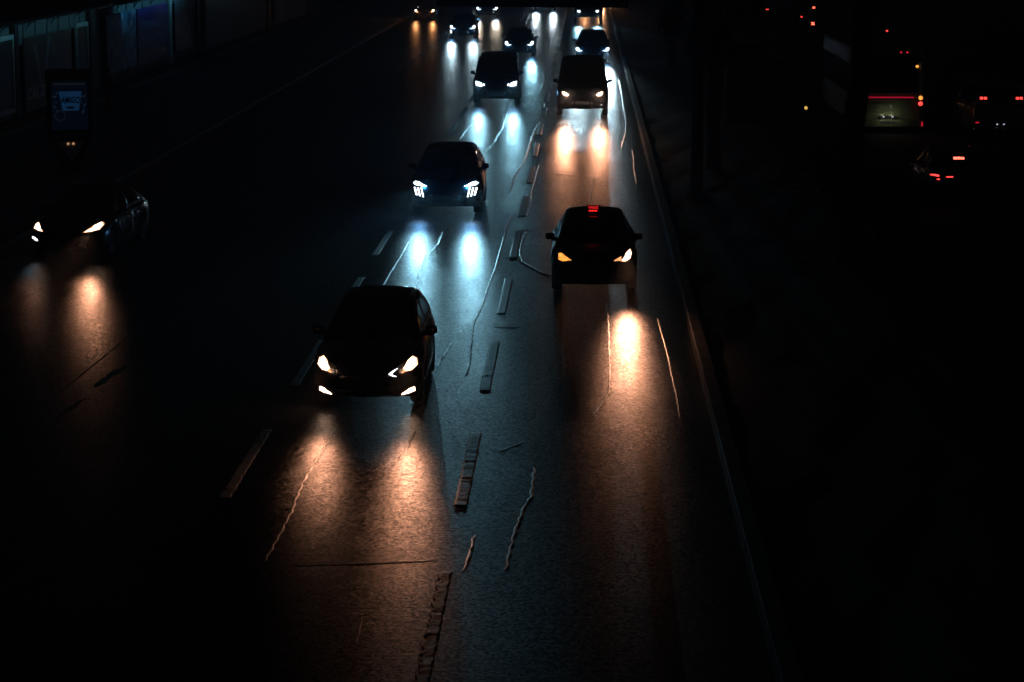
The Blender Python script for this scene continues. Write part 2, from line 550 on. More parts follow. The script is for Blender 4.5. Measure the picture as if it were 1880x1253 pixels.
#        y: stations; zb underside, zs shoulder, zc centre line, w half width;  greenhouse gy, gz
STYLES = {
    'hatchback': dict(L=4.05, W=0.87, y=[0, .04, .16, .42, .80, 1.20, 1.6, 2.6, 3.5, 3.9, 4.0, 4.05],
                      zb=[.33, .24, .20, .19, .19, .19, .19, .19, .21, .27, .32, .42], zs=[.47, .62, .72, .79, .85, .89, .91, .94, .95, .93, .86, .70],
                      zc=[.50, .66, .77, .87, .95, 1.0, 1.0, 1.0, 1.0, .97, .90, .72], w=[.66, .77, .83, .86, .87, .87, .87, .87, .86, .82, .77, .68],
                      gy=[1.10, 1.5, 1.95, 2.5, 3.1, 3.6, 3.86, 3.98], gz=[.97, 1.20, 1.40, 1.47, 1.46, 1.39, 1.20, .98], wr=.56, wg=.80, yf=.82, yr=3.36, r=.31, sweep=.34),
    'sedan': dict(L=4.45, W=0.89, y=[0, .04, .16, .45, .85, 1.25, 1.7, 2.8, 3.7, 4.2, 4.4, 4.45],
                  zb=[.33, .24, .20, .19, .19, .19, .19, .19, .21, .25, .32, .42], zs=[.47, .60, .68, .76, .82, .86, .88, .92, .93, .92, .84, .68],
                  zc=[.50, .64, .73, .84, .91, .96, .98, .98, 1.0, 1.0, .92, .70], w=[.68, .79, .85, .88, .89, .89, .89, .89, .88, .85, .79, .70],
                  gy=[1.15, 1.6, 2.05, 2.6, 3.1, 3.5, 3.85, 4.05], gz=[.94, 1.18, 1.37, 1.44, 1.42, 1.30, 1.10, .98], wr=.56, wg=.80, yf=.85, yr=3.5, r=.31, sweep=.36),
    'crossover': dict(L=4.4, W=0.92, y=[0, .04, .14, .40, .85, 1.25, 1.7, 2.8, 3.7, 4.15, 4.35, 4.4],
                      zb=[.38, .28, .24, .22, .22, .22, .22, .22, .24, .3, .36, .46], zs=[.55, .74, .86, .94, .98, 1.01, 1.03, 1.07, 1.08, 1.06, .98, .8],
                      zc=[.58, .80, .92, 1.02, 1.07, 1.1, 1.1, 1.1, 1.1, 1.1, 1.02, .82], w=[.72, .83, .88, .91, .92, .92, .92, .92, .91, .87, .82, .74],
                      gy=[1.12, 1.5, 1.95, 2.5, 3.2, 3.8, 4.1, 4.3], gz=[1.06, 1.32, 1.54, 1.61, 1.60, 1.53, 1.32, 1.06], wr=.60, wg=.84, yf=.87, yr=3.5, r=.35, sweep=.28),
    'van': dict(L=4.9, W=0.95, y=[0, .04, .14, .40, .75, 1.1, 1.6, 2.8, 4.2, 4.7, 4.86, 4.9],
                zb=[.40, .30, .26, .24, .23, .23, .23, .23, .24, .27, .32, .42], zs=[.62, .82, .94, 1.02, 1.08, 1.12, 1.15, 1.17, 1.18, 1.18, 1.14, 1.0],
                zc=[.66, .90, 1.02, 1.12, 1.19, 1.22, 1.22, 1.22, 1.22, 1.22, 1.18, 1.02], w=[.76, .87, .92, .94, .95, .95, .95, .95, .95, .93, .90, .84],
                gy=[.72, 1.1, 1.55, 2.0, 3.5, 4.6, 4.8, 4.88], gz=[1.18, 1.48, 1.78, 1.90, 1.93, 1.91, 1.7, 1.2], wr=.76, wg=.88, yf=.95, yr=4.05, r=.34, sweep=.22),
    'minibus': dict(L=5.6, W=1.0, y=[0, .04, .14, .40, .75, 1.1, 1.6, 3.0, 4.9, 5.4, 5.56, 5.6],
                    zb=[.44, .34, .30, .28, .27, .27, .27, .27, .28, .31, .36, .46], zs=[.66, .88, 1.0, 1.08, 1.13, 1.18, 1.2, 1.22, 1.22, 1.22, 1.18, 1.05],
                    zc=[.70, .96, 1.09, 1.19, 1.25, 1.28, 1.28, 1.28, 1.28, 1.28, 1.22, 1.08], w=[.80, .91, .96, .99, 1.0, 1.0, 1.0, 1.0, 1.0, .99, .96, .90],
                    gy=[.70, 1.05, 1.45, 1.95, 3.5, 5.25, 5.48, 5.58], gz=[1.23, 1.55, 1.86, 2.02, 2.06, 2.04, 1.8, 1.25], wr=.82, wg=.94, yf=.95, yr=4.4, r=.36, sweep=.2),
    'truck_cab': dict(L=6.5, W=1.05, y=[0, .04, .14, .40, .75, 1.1, 1.6, 3.5, 5.8, 6.3, 6.46, 6.5],
                      zb=[.66, .56, .52, .5, .5, .5, .5, .5, .5, .52, .56, .66], zs=[.95, 1.15, 1.3, 1.36, 1.4, 1.42, 1.44, 1.45, 1.45, 1.45, 1.4, 1.3],
                      zc=[1.0, 1.25, 1.4, 1.48, 1.5, 1.5, 1.5, 1.5, 1.5, 1.5, 1.44, 1.32], w=[.86, .97, 1.02, 1.04, 1.05, 1.05, 1.05, 1.05, 1.05, 1.04, 1.0, .95],
                      gy=[.3, .5, .8, 1.3, 3.5, 6.1, 6.36, 6.46], gz=[1.44, 1.8, 2.2, 2.45, 2.55, 2.52, 2.2, 1.45], wr=.92, wg=1.0, yf=1.0, yr=4.9, r=.42, sweep=.12),
}
BODY = {}
BODY_PAINT = {}


def car_body(style):
    if style in BODY:
        return BODY[style]
    S = STYLES[style]
    L = S['L']
    ra = S['r'] + 0.06
    ys = list(np.linspace(0, L, 44)) + [.015, .03, .05, .08, .12, L - .02, L - .05]
    for yc in (S['yf'], S['yr']):
        ys += [yc + ra * math.cos(t) for t in np.linspace(0, math.pi, 13)] + [yc - ra - .006, yc + ra + .006]
    ys = sorted(set(round(float(y), 4) for y in ys))
    P = {k: cr(S[k], S['y'], np.array(ys)) for k in ('zb', 'zs', 'zc', 'w')}

    def warp(x, y):
        f = (abs(x) / S['W']) ** 3
        return y + S['sweep'] * f * math.exp(-(y / 0.75)) - 0.18 * f * math.exp(-((L - y) / 0.5))

    b = MB()
    rows = []
    for i, y in enumerate(ys):
        zb, zs, zc, w = (float(P[k][i]) for k in ('zb', 'zs', 'zc', 'w'))
        za = zb
        for yc in (S['yf'], S['yr']):
            dy = abs(y - yc)
            if dy < ra:
                za = max(za, S['r'] + math.sqrt(max(0, ra * ra - dy * dy)))
        h = zs - za
        half = [(0, zb), (.70 * w, zb), (.82 * w, max(zb, min(za, zs - .08))), (.955 * w, max(za, zb) + .02 * h), (.985 * w, za + .22 * h), (1.0 * w, za + .48 * h), (.992 * w, za + .70 * h),
                (.965 * w, za + .88 * h), (.92 * w, zs), (.84 * w, zs + .35 * (zc - zs)), (.66 * w, zs + .68 * (zc - zs)), (.40 * w, zs + .90 * (zc - zs)), (.18 * w, zc - .004), (0, zc)]
        full = [(-x, z) for x, z in half[1:-1]]
        ring = half + full[::-1]
        rows.append([(x, warp(x, y), z) for x, z in ring])
    n = len(rows[0])
    vs = [p for r in rows for p in r]
    fs = []
    for i in range(len(rows) - 1):
        for j in range(n):
            k = (j + 1) % n
            fs.append((i * n + j, i * n + k, (i + 1) * n + k, (i + 1) * n + j))
    fs.append(tuple(range(n)))
    fs.append(tuple((len(rows) - 1) * n + j for j in range(n - 1, -1, -1)))
    b.add(vs, fs)
    # cabin shell
    gys = np.linspace(S['gy'][0], S['gy'][-1], 34)
    gz = cr(S['gz'], S['gy'], gys)
    belt = cr(S['zs'], S['y'], gys) - 0.03
    zmax = max(gz)
    rows = []
    for y, z, zb in zip(gys, gz, belt):
        y, z, zb = float(y), float(z), float(zb)
        f = max(0.0, min(1.0, (z - zb) / (zmax - zb)))
        wr = S['wg'] - (S['wg'] - S['wr']) * f
        z = max(z, zb + .03)
        half = [(S['wg'], zb), (S['wg'] * .62 + wr * .38 + .012, zb + (z - zb) * .36), (S['wg'] * .25 + wr * .75 + .015, zb + (z - zb) * .72), (wr + .005, zb + (z - zb) * .93), (wr * .93, z), (wr * .75, z + .02), (wr * .4, z + .038), (0, z + .045)]
        ring = half + [(-x, q) for x, q in half[:-1]][::-1]
        bow = 0.20 if style in ('hatchback', 'sedan', 'crossover') else 0.14
        rows.append([(x, y + bow * (abs(x) / S['wg']) ** 2.2 * math.exp(-((y - S['gy'][0]) / 0.9)) - .10 * (abs(x) / S['wg']) ** 2 * math.exp(-((S['gy'][-1] - y) / .4)), q) for x, q in ring])
    n = len(rows[0])
    vs = [p for r in rows for p in r]
    fs = [(i * n + j, (i + 1) * n + j, (i + 1) * n + j + 1, i * n + j + 1) for i in range(len(rows) - 1) for j in range(n - 1)]
    fs.append(tuple(range(n)))
    fs.append(tuple((len(rows) - 1) * n + j for j in range(n)))
    b.add(vs, fs)
    me = b.mesh(style + '_body')
    bm = bmesh.new()
    bm.from_mesh(me)
    bmesh.ops.recalc_face_normals(bm, faces=bm.faces)
    bvh = BVHTree.FromBMesh(bm)
    bm.to_mesh(me)
    bm.free()
    BODY[style] = (me, bvh, S)
    return BODY[style]


def star_rings(outline, rings=(0.0, .4, .75, 1.0)):
    cx = sum(p[0] for p in outline) / len(outline)
    cy = sum(p[1] for p in outline) / len(outline)
    dense = []
    for a, c in zip(outline, outline[1:] + outline[:1]):
        n = max(1, int(math.hypot(c[0] - a[0], c[1] - a[1]) / .10))
        dense += [(a[0] + (c[0] - a[0]) * i / n, a[1] + (c[1] - a[1]) * i / n) for i in range(n)]
    return (cx, cy), [[(cx + (x - cx) * t, cy + (y - cy) * t) for x, y in dense] for t in rings[1:]]


def patch_mesh(bvh, outline, axis, L, off, name, depth=0.02):
    """A panel that lies on the bodywork: outline given in the view along an axis, projected onto the surface, with a rim of real thickness."""
    def shoot(u, v):
        if axis == 'front':
            o, d = Vector((u, -2, v)), Vector((0, 1, 0))
        elif axis == 'rear':
            o, d = Vector((u, L + 2, v)), Vector((0, -1, 0))
        elif axis == 'plus':
            o, d = Vector((3, u, v)), Vector((-1, 0, 0))
        else:
            o, d = Vector((-3, u, v)), Vector((1, 0, 0))
        hit, nrm, _i, _d = bvh.ray_cast(o, d)
        if hit is None:
            g = o + d * (2.6 if axis in ('front', 'rear') else 2.2)
            hit, nrm, _i, _d = bvh.find_nearest(g)
        if nrm.dot(d) > 0:
            nrm = -nrm
        return hit, nrm
    c, rings = star_rings(outline)
    n = len(rings[0])
    vs = []
    hit, nr = shoot(*c)
    vs.append((hit + nr * off)[:])
    last = []
    for ring in rings:
        for u, v in ring:
            hit, nr = shoot(u, v)
            vs.append((hit + nr * off)[:])
            last.append((hit, nr))
    skirt = [(h - q * depth)[:] for h, q in last[-n:]]
    base = len(vs)
    vs += skirt
    fs = []
    for j in range(n):
        fs.append((0, 1 + j, 1 + (j + 1) % n))
    for k in range(len(rings) - 1):
        a = 1 + k * n
        for j in range(n):
            fs.append((a + j, a + n + j, a + n + (j + 1) % n, a + (j + 1) % n))
    a = 1 + (len(rings) - 1) * n
    for j in range(n):
        fs.append((a + j, base + j, base + (j + 1) % n, a + (j + 1) % n))
    b = MB()
    b.add(vs, fs)
    me = b.mesh(name)
    bm = bmesh.new()
    bm.from_mesh(me)
    bmesh.ops.recalc_face_normals(bm, faces=bm.faces)
    bm.to_mesh(me)
    bm.free()
    return me


PCACHE = {}


def patch(style, key, name, outline, axis, m, parent, off=0.004, smooth=True):
    me0, bvh, S = car_body(style)
    k = (style, key, axis, name, m.name)
    if k not in PCACHE:
        me = patch_mesh(bvh, outline, axis, S['L'], off, name)
        me.materials.append(m)
        if smooth:
            me.polygons.foreach_set('use_smooth', [True] * len(me.polygons))
        PCACHE[k] = me
    return link(name, PCACHE[k], None, parent)


WHEELS = {}


def wheel_meshes(r):
    if r in WHEELS:
        return WHEELS[r]
    w = .20
    prof = [(r * .64, -w / 2), (r * .9, -w / 2 - .004), (r * .985, -w * .36), (r, -w * .2), (r, w * .2), (r * .985, w * .36), (r * .9, w / 2 + .004), (r * .64, w / 2)]
    seg = 28
    b = MB()
    vs = [(x, q * math.cos(2 * math.pi * k / seg), q * math.sin(2 * math.pi * k / seg)) for k in range(seg) for q, x in prof]
    n = len(prof)
    fs = [(k * n + j, ((k + 1) % seg) * n + j, ((k + 1) % seg) * n + j + 1, k * n + j + 1) for k in range(seg) for j in range(n - 1)]
    b.add(vs, fs)
    tyre = b.mesh('wheel')
    tyre.materials.append(M_TYRE)
    b = MB()
    # rim barrel + ten spokes + hub
    vs = []
    for k in range(seg):
        t = 2 * math.pi * k / seg
        for q, x in ((r * .66, w * .46), (r * .60, w * .44), (r * .58, -w * .3)):
            vs.append((x, q * math.cos(t), q * math.sin(t)))
    b.add(vs, [(k * 3 + j, ((k + 1) % seg) * 3 + j, ((k + 1) % seg) * 3 + j + 1, k * 3 + j + 1) for k in range(seg) for j in range(2)])
    for k in range(10):
        t = 2 * math.pi * k / 10
        c, s = math.cos(t), math.sin(t)
        hw = .022
        pts = []
        for q, x in ((r * .14, w * .36), (r * .62, w * .44)):
            for e in (-hw, hw):
                for dx in (0, -.03):
                    pts.append((x + dx, q * c - e * s, q * s + e * c))
        b.add(pts, [(0, 2, 6, 4), (1, 5, 7, 3), (0, 4, 5, 1), (2, 3, 7, 6)])
    b.tube([(w * .2, 0, 0), (w * .42, 0, 0)], r * .17, 12)
    b.tube([(-w * .3, 0, 0), (-w * .26, 0, 0)], r * .6, 20)
    rim = b.mesh('rim')
    rim.materials.append(M_RIM)
    WHEELS[r] = (tyre, rim)
    return WHEELS[r]


def spot(parent, loc, col, power, pitch=3.0, up=3.0, down=9.0, side=10.0, toe=0.0, radius=0.05):
    """the headlamp's own dipped beam: bright along its axis, cut off above, spilling further down and to the sides"""
    d = bpy.data.lights.new('beam', 'SPOT')
    d.energy = power * 0.82
    d.color = col
    d.spot_size = R(70)
    d.spot_blend = 1.0
    d.shadow_soft_size = radius
    d.use_nodes = True
    nt = d.node_tree
    em = nt.nodes['Emission']
    tc = node(nt, 'ShaderNodeTexCoord')
    sp = node(nt, 'ShaderNodeSeparateXYZ')
    nt.links.new(tc.outputs['Normal'], sp.inputs[0])

    def op(kind, a, c=None):
        n = node(nt, 'ShaderNodeMath', operation=kind)
        for i, v in enumerate((a, c)):
            if v is None:
                continue
            if isinstance(v, (int, float)):
                n.inputs[i].default_value = v
            else:
                nt.links.new(v, n.inputs[i])
        return n.outputs[0]
    az = op('ABSOLUTE', sp.outputs['Z'])
    hx = op('DIVIDE', op('DIVIDE', sp.outputs['X'], az), math.tan(R(side)))
    vy = op('DIVIDE', sp.outputs['Y'], az)
    below = op('GREATER_THAN', vy, 0.0)
    k = op('ADD', op('MULTIPLY', below, 1 / math.tan(R(down)) - 1 / math.tan(R(up))), 1 / math.tan(R(up)))
    vv = op('MULTIPLY', vy, k)
    e = op('ADD', op('MULTIPLY', hx, hx), op('MULTIPLY', vv, vv))
    nt.links.new(op('EXPONENT', op('MULTIPLY', e, -1.0)), em.inputs['Strength'])
    o = bpy.data.objects.new('beam', d)
    COL.objects.link(o)
    o.parent = parent
    o.location = loc
    o.rotation_euler = (-(math.pi / 2 - R(pitch)), 0, R(toe))
    return o


def mirror_pts(o, s):
    return [(x * s, z) for x, z in o] if s > 0 else [(-x, z) for x, z in o][::-1]


def vehicle(style, name, label, cat, loc, rz, paint, lamps, group=None, grille=None, away=False, extras=None, tails=None):
    """lamps: list of dicts(part, outline (for x>0), m, sides, off, beam=(colour, power, pitch, cone, toe))"""
    me, bvh, S = car_body(style)
    L, Wd = S['L'], S['W']
    root = empty(name, loc, rz + (math.pi if away else 0))
    tag(root, label, cat, group)
    key = (style, paint.name)
    if key not in BODY_PAINT:
        m2 = me.copy()
        m2.materials.append(paint)
        m2.polygons.foreach_set('use_smooth', [True] * len(m2.polygons))
        BODY_PAINT[key] = m2
    link('body', BODY_PAINT[key], None, root)
    gy, gz, wg, wr = S['gy'], S['gz'], S['wg'], S['wr']
    zmax = max(gz)
    belt = float(cr(S['zs'], S['y'], np.array([2.0]))[0])
    # glazing
    y0 = gy[0]
    zA = float(cr(S['zc'], S['y'], np.array([y0]))[0]) + 0.05
    ws = [(-wg * .86, zA), (wg * .86, zA), (wr * .90, zmax - .07), (0, zmax - .03), (-wr * .90, zmax - .07)]
    g = patch(style, 'ws', 'windshield', ws, 'front', M_GLASS, root)
    rw = [(-wg * .74, belt + .12), (wg * .74, belt + .12), (wr * .84, zmax - .09), (-wr * .84, zmax - .09)]
    patch(style, 'rw', 'rear_window', rw, 'rear', M_GLASS, root)
    yb = gy[0] + (gy[-1] - gy[0]) * .52
    yA = gy[0] + (.62 if style in ('hatchback', 'sedan', 'crossover') else .5)
    yC = gy[-2] - (.25 if style in ('hatchback', 'sedan', 'crossover') else .1)
    yAt = float(np.interp(.86, [(z - gz[0]) / (zmax - gz[0]) for z in gz[:4]], gy[:4])) + .10
    yCt = gy[-3] - (.15 if style in ('hatchback', 'sedan', 'crossover') else .0)
    zt = zmax - .10
    for ax in ('plus', 'minus'):
        patch(style, 'sw1', 'side_window', [(yA, belt + .06), (yb - .05, belt + .07), (yb - .05, zt), (max(yAt, yA + .1), zt - .02)], ax, M_GLASS, root)
        patch(style, 'sw2', 'side_window', [(yb + .05, belt + .07), (yC, belt + .10), (yCt, zt), (yb + .05, zt)], ax, M_GLASS, root)
        for k, (a, c) in enumerate(((y0 + .25, yb), (yb + .02, S['yr'] - S['r'] - .10))):
            a = max(a, S['yf'] + S['r'] + .10)
            d = patch(style, 'door%d' % k, 'door', [(a, .34), (c, .34), (c, belt - .06), (a, belt - .08)], ax, paint, root, off=.003)
            patch(style, 'hd%d' % k, 'handle', [(c - .22, belt - .15), (c - .06, belt - .15), (c - .06, belt - .12), (c - .22, belt - .12)], ax, M_CHROME, d, off=.03)
    # wheels
    ty, rim = wheel_meshes(S['r'])
    for yc in (S['yf'], S['yr']):
        for s in (1, -1):
            o = link('wheel', ty, None, root, (s * (Wd - .125), yc, S['r']), (0, 0, 0 if s > 0 else math.pi), smooth=True)
            link('rim', rim, None, o)
    # mirrors
    for s in (1, -1):
        b = MB()
        b.box(-.095, .095, -.06, .06, -.07, .07)
        mh = b.build('wing_mirror', paint, root, (s * (wg + .115), y0 + .55, belt + .10), (0, 0, s * R(-8)), bevel=.045, smooth=True)
        b = MB()
        b.box(-.16, -.02, -.025, .025, -.10, -.03) if s > 0 else b.box(.02, .16, -.025, .025, -.10, -.03)
        b.build('mirror_arm', M_BLACK, mh)
    # front furniture
    for gname, o, m_ in (grille or [('grille', [(-.36, .40), (.36, .40), (.42, .56), (-.42, .56)], M_BLACK), ('lower_intake', [(-.5, .27), (.5, .27), (.46, .34), (-.46, .34)], M_BLACK)]):
        patch(style, gname + str(o[0]), gname, o, 'front', m_, root, off=.006)
    zp = float(S['zb'][1]) + .15
    patch(style, 'plate', 'number_plate', [(-.26, zp), (.26, zp), (.26, zp + .11), (-.26, zp + .11)], 'front', M_PLATE, root, off=.014, smooth=False)
    zp = .62 if style in ('hatchback', 'sedan', 'crossover') else .7
    patch(style, 'rplate', 'number_plate', [(-.26, zp), (.26, zp), (.26, zp + .11), (-.26, zp + .11)], 'rear', M_PLATE, root, off=.012, smooth=False)
    # wipers
    for wx in (-.42, .12):
        b = MB()
        p0 = bvh.ray_cast(Vector((wx, -2, zA + .01)), Vector((0, 1, 0)))[0]
        p1 = bvh.ray_cast(Vector((wx + .5, -2, zA + .05)), Vector((0, 1, 0)))[0]
        if p0 and p1:
            b.tube([p0 + Vector((0, -.02, .015)), p1 + Vector((0, -.02, .02))], .008, 5)
            b.build('wiper', M_BLACK, root)
    # lamps
    holders = {}
    for q in lamps:
        for s in q.get('sides', (1, -1)):
            o = mirror_pts(q['o'], s)
            ax = 'rear' if q.get('rear') else 'front'
            hold = root
            if q.get('in'):
                hold = holders[(q['in'], s)]
            pm = patch(style, q['part'] + str(q['o'][0]) + str(s), q['part'], o, ax, q['m'], hold, off=q.get('off', .008))
            holders[(q['part'], s)] = pm
            if q['part'] == 'lens' and q['m'] in (G_WARM, G_COOL):
                cx = sum(p[0] for p in o) / len(o)
                cz = sum(p[1] for p in o) / len(o)
                ring = [(cx + (x - cx) * 1.16, cz + (z - cz) * 1.12) for x, z in o]
                patch(style, 'refl' + str(q['o'][0]) + str(s), 'reflector', ring, ax, G_WARMDIM if q['m'] is G_WARM else G_COOLDIM, hold, off=q.get('off', .008) - .004)
            if q.get('halo'):
                cx = sum(p[0] for p in o) / len(o)
                cz = sum(p[1] for p in o) / len(o)
                hit, nr, _i, _d = bvh.ray_cast(Vector((cx, -2, cz)), Vector((0, 1, 0)))
                gl_ = bpy.data.lights.new('bloom_light', 'POINT')  # extra point light added to imitate bloom around the headlamp
                gl_.color, gl_.energy = q['halo']
                gl_.shadow_soft_size = .07
                go = bpy.data.objects.new('bloom_light', gl_)
                COL.objects.link(go)
                go.parent = pm
                go.location = (cx, hit.y - .22, cz)
            if q.get('beam'):
                cx = sum(p[0] for p in o) / len(o)
                cz = sum(p[1] for p in o) / len(o)
                hit, nr, _i, _d = bvh.ray_cast(Vector((cx, -2, cz)), Vector((0, 1, 0)))
                bc = q['beam']
                spot(pm, (cx, hit.y - .26, cz), bc[0], bc[1], bc[2], up=bc[3], down=bc[5] if len(bc) > 5 else 8.0, side=bc[6] if len(bc) > 6 else 10.0, toe=(bc[4] if len(bc) > 4 else 0) * s)
    if extras:
        extras(root, style, bvh, S)
    return root


def paint(name, col, rough=.28):
    return mat(name, col, rough, metal=.25, coat=.7, var=.12, scale=3, rvar=.06)


P_BLACK = paint('black_car_paint', (.006, .006, .007))
P_TAXI = mat('matt_dark_taxi_paint', (.012, .011, .010), .55, coat=.05, var=.12, scale=3)
P_DARKBLUE = paint('dark_blue_car_paint', (.006, .012, .02))
P_GREY = paint('dark_grey_car_paint', (.025, .026, .028))
P_SILVER = paint('silver_van_paint', (.32, .34, .36))


def hl(o, house, m, beam=None, sides=(1, -1)):
    """a headlight: housing with its lit reflector"""
    return [dict(part='headlight', o=house, m=M_HOUSE, sides=(1, -1)), dict(part='lens', o=o, m=m, sides=sides, off=.016, beam=beam, **{'in': 'headlight'})]


G1 = 'vehicles driving towards the footbridge'
G1 = 'oncoming traffic on the lit carriageway'
H_HATCH = [(.36, .60), (.50, .62), (.74, .70), (.80, .80), (.66, .80), (.48, .71)]

BW = 330.0    # halogen beam, W
BC = 420.0    # led beam, W

# the dark hatchback in front
lamps = [dict(part='headlight', o=H_HATCH, m=M_HOUSE),
         dict(part='lens', o=[(.57, .66), (.60, .62), (.69, .63), (.76, .69), (.75, .76), (.69, .79), (.63, .75)], m=G_WARM, off=.016, sides=(1,), halo=((1, .6, .4), 1.5), beam=(WARM, BW * 1.1, 5.6, 2.3, 0, 7.0), **{'in': 'headlight'}),
         dict(part='lens', o=[(.57, .66), (.60, .62), (.69, .63), (.76, .69), (.75, .76), (.69, .79), (.63, .75)], m=G_WARM, off=.016, sides=(-1,), halo=((1, .6, .4), 1.5), beam=(WARM, BW * .6, 8.5, 2.8, 0, 7.5), **{'in': 'headlight'}),
         dict(part='turn_signal', o=[(.54, .595), (.58, .60), (.59, .625), (.55, .62)], m=G_WARMDIM, off=.018, **{'in': 'headlight'}),
         dict(part='fog_lamp', o=[(.54, .255), (.66, .275), (.74, .30), (.735, .36), (.66, .345), (.57, .285)], m=G_WARM, off=.012),
         dict(part='daytime_light', o=[(.345, .59), (.40, .595), (.49, .665), (.44, .65)], m=G_COOLS, sides=(1,), off=.012),
         dict(part='daytime_light', o=[(.346, .585), (.42, .55), (.47, .545), (.40, .58)], m=G_COOLS, sides=(1,), off=.012),
         dict(part='daytime_light', o=[(.34, .585), (.42, .64), (.49, .665), (.455, .61), (.47, .545), (.42, .555)], m=M_CHROME, sides=(-1,), off=.012)]
vehicle('hatchback', 'hatchback', 'black hatchback nearest the camera, headlights, fog lamps and one white running light lit', 'car', (-3.30, 36.65, 0), 0, P_BLACK, lamps, G1)

# crossover with claw-like led lamps
lamps = [dict(part='headlight', o=[(.40, .78), (.55, .74), (.80, .78), (.83, .86), (.62, .86)], m=M_HOUSE),
         dict(part='lens', o=[(.47, .775), (.58, .765), (.78, .795), (.82, .84), (.76, .875), (.66, .86), (.55, .80)], m=G_COOL, off=.016, halo=((.05, .40, 1.0), 16), beam=(COOL, BC * 1.7, 2.8, 3.0, 0, 7.0, 15), **{'in': 'headlight'})]
for k in range(3):
    x = .55 + .085 * k
    lamps.append(dict(part='daytime_light', o=[(x, .50 + .02 * k), (x + .034, .50 + .02 * k), (x + .085, .735), (x + .052, .735)], m=G_COOLS, off=.014))
vehicle('crossover', 'crossover', 'dark crossover with three-clawed white running lights below slim headlights', 'car', (-3.48, 61.31, 0), 0, P_BLACK, lamps, G1)

# taxi
def taxi_sign(root, style, bvh, S):
    y = 2.15
    hit = bvh.ray_cast(Vector((0, y, 4)), Vector((0, 0, -1)))[0]
    b = MB()
    b.box(-.14, .14, -.05, .05, 0, .15)
    s = b.build('roof_sign', M_BLACK, root, (-.02, y, hit.z + .005), bevel=.012)
    text('TAKSİ', 'sign_letters', .078, G_REDTXT, s, (0, -.054, .106), (R(90), 0, 0), sx=1.0)
    for k in range(6):
        b = MB()
        b.box(-.013, .013, -.003, .002, -.016, .016)
        b.build('led_segment', G_REDTXT, s, (-.075 + k * .030, -.053, .038))


lamps = [dict(part='headlight', o=[(.34, .655), (.50, .66), (.76, .74), (.78, .84), (.66, .82)], m=M_HOUSE),
         dict(part='lens', o=[(.56, .685), (.64, .675), (.72, .71), (.755, .78), (.73, .83), (.66, .80)], m=G_WARM, sides=(1,), off=.016, beam=(WARM, BW * 2.7, 4.8, 1.8, 0, 7.5, 9), **{'in': 'headlight'}),
         dict(part='turn_signal', o=[(.40, .69), (.55, .685), (.55, .75), (.47, .72)], m=G_WARMDIM, sides=(1,), off=.018, **{'in': 'headlight'}),
         dict(part='turn_signal', o=[(.46, .69), (.64, .67), (.72, .69), (.72, .78), (.66, .79), (.54, .73)], m=G_AMBER, sides=(-1,), off=.018, **{'in': 'headlight'})]
vehicle('sedan', 'taxi', 'dark taxi with a red lit roof sign and only one headlight burning', 'taxi', (.27, 48.4, 0), 0, P_TAXI, lamps, G1, extras=taxi_sign)

# sedan on the far left lane
lamps = [dict(part='headlight', o=[(.34, .60), (.50, .62), (.78, .70), (.80, .80), (.64, .78)], m=M_HOUSE),
         dict(part='lens', o=[(.46, .635), (.60, .65), (.74, .68), (.77, .76), (.72, .80), (.62, .755)], m=G_WARM, sides=(1,), off=.016, beam=(WARM, BW * 2.3, 5.6, 2.0, 6, 6.5, 9), **{'in': 'headlight'}),
         dict(part='lens', o=[(.50, .64), (.62, .655), (.74, .68), (.75, .75), (.70, .78), (.62, .735)], m=G_WARM, sides=(-1,), off=.016, beam=(WARM, BW * .12, 5.6, 2.0, -6, 6.5, 9), **{'in': 'headlight'}),
         dict(part='running_light', o=[(.62, .43), (.66, .425), (.78, .475), (.775, .505), (.74, .505), (.625, .46)], m=G_COOLS, sides=(-1,), off=.012, beam=(COOL, 14, 10.0, 4.0))]
vehicle('sedan', 'sedan', 'dark sedan on the kerbside lane with a white running light under one headlight', 'car', (-11.52, 53.03, 0), R(-5), P_GREY, lamps, G1)

# dark van with bright led lamps, middle lane
lamps = [dict(part='headlight', o=[(.40, .76), (.56, .75), (.84, .80), (.86, .96), (.60, .90)], m=M_HOUSE),
         dict(part='lens', o=[(.58, .83), (.66, .82), (.82, .86), (.83, .95), (.76, .95), (.60, .90)], m=G_COOL, off=.016, halo=((.08, .45, 1.0), 12), beam=(COOL, BC * 2.0, 2.6, 2.4, 0, 6.0, 11), **{'in': 'headlight'}),
         dict(part='projector', o=[(.46, .80), (.52, .79), (.55, .83), (.52, .87), (.47, .86)], m=G_COOLS, off=.016, **{'in': 'headlight'}),
         dict(part='daytime_light', o=[(.56, .76), (.82, .785), (.82, .815), (.56, .79)], m=G_COOLS, off=.02, **{'in': 'headlight'})]
vehicle('van', 'van', 'dark van with bright white led headlights in the middle lane', 'van', (-3.53, 98.12, 0), 0, P_BLACK, lamps, G1)

# tall minibus, right lane, warm lamps
lamps = [dict(part='headlight', o=[(.46, .80), (.56, .74), (.74, .78), (.86, .92), (.80, 1.02), (.62, .94)], m=M_HOUSE),
         dict(part='lens', o=[(.52, .84), (.58, .79), (.68, .80), (.76, .87), (.77, .94), (.71, .95), (.60, .91)], m=G_WARM, off=.016, halo=((1, .7, .55), 14), beam=(WARM, BW * 4.6, 3.4, 1.5, 0, 4.5, 8), **{'in': 'headlight'}),
         dict(part='fog_lamp', o=[(.70, .44), (.74, .44), (.74, .48), (.70, .48)], m=G_WHITE, sides=(1,), off=.012)]
vehicle('minibus', 'minibus', 'tall dark minibus with round warm headlights behind the taxi', 'minibus', (-.02, 92.5, 0), 0, P_GREY, lamps, G1)

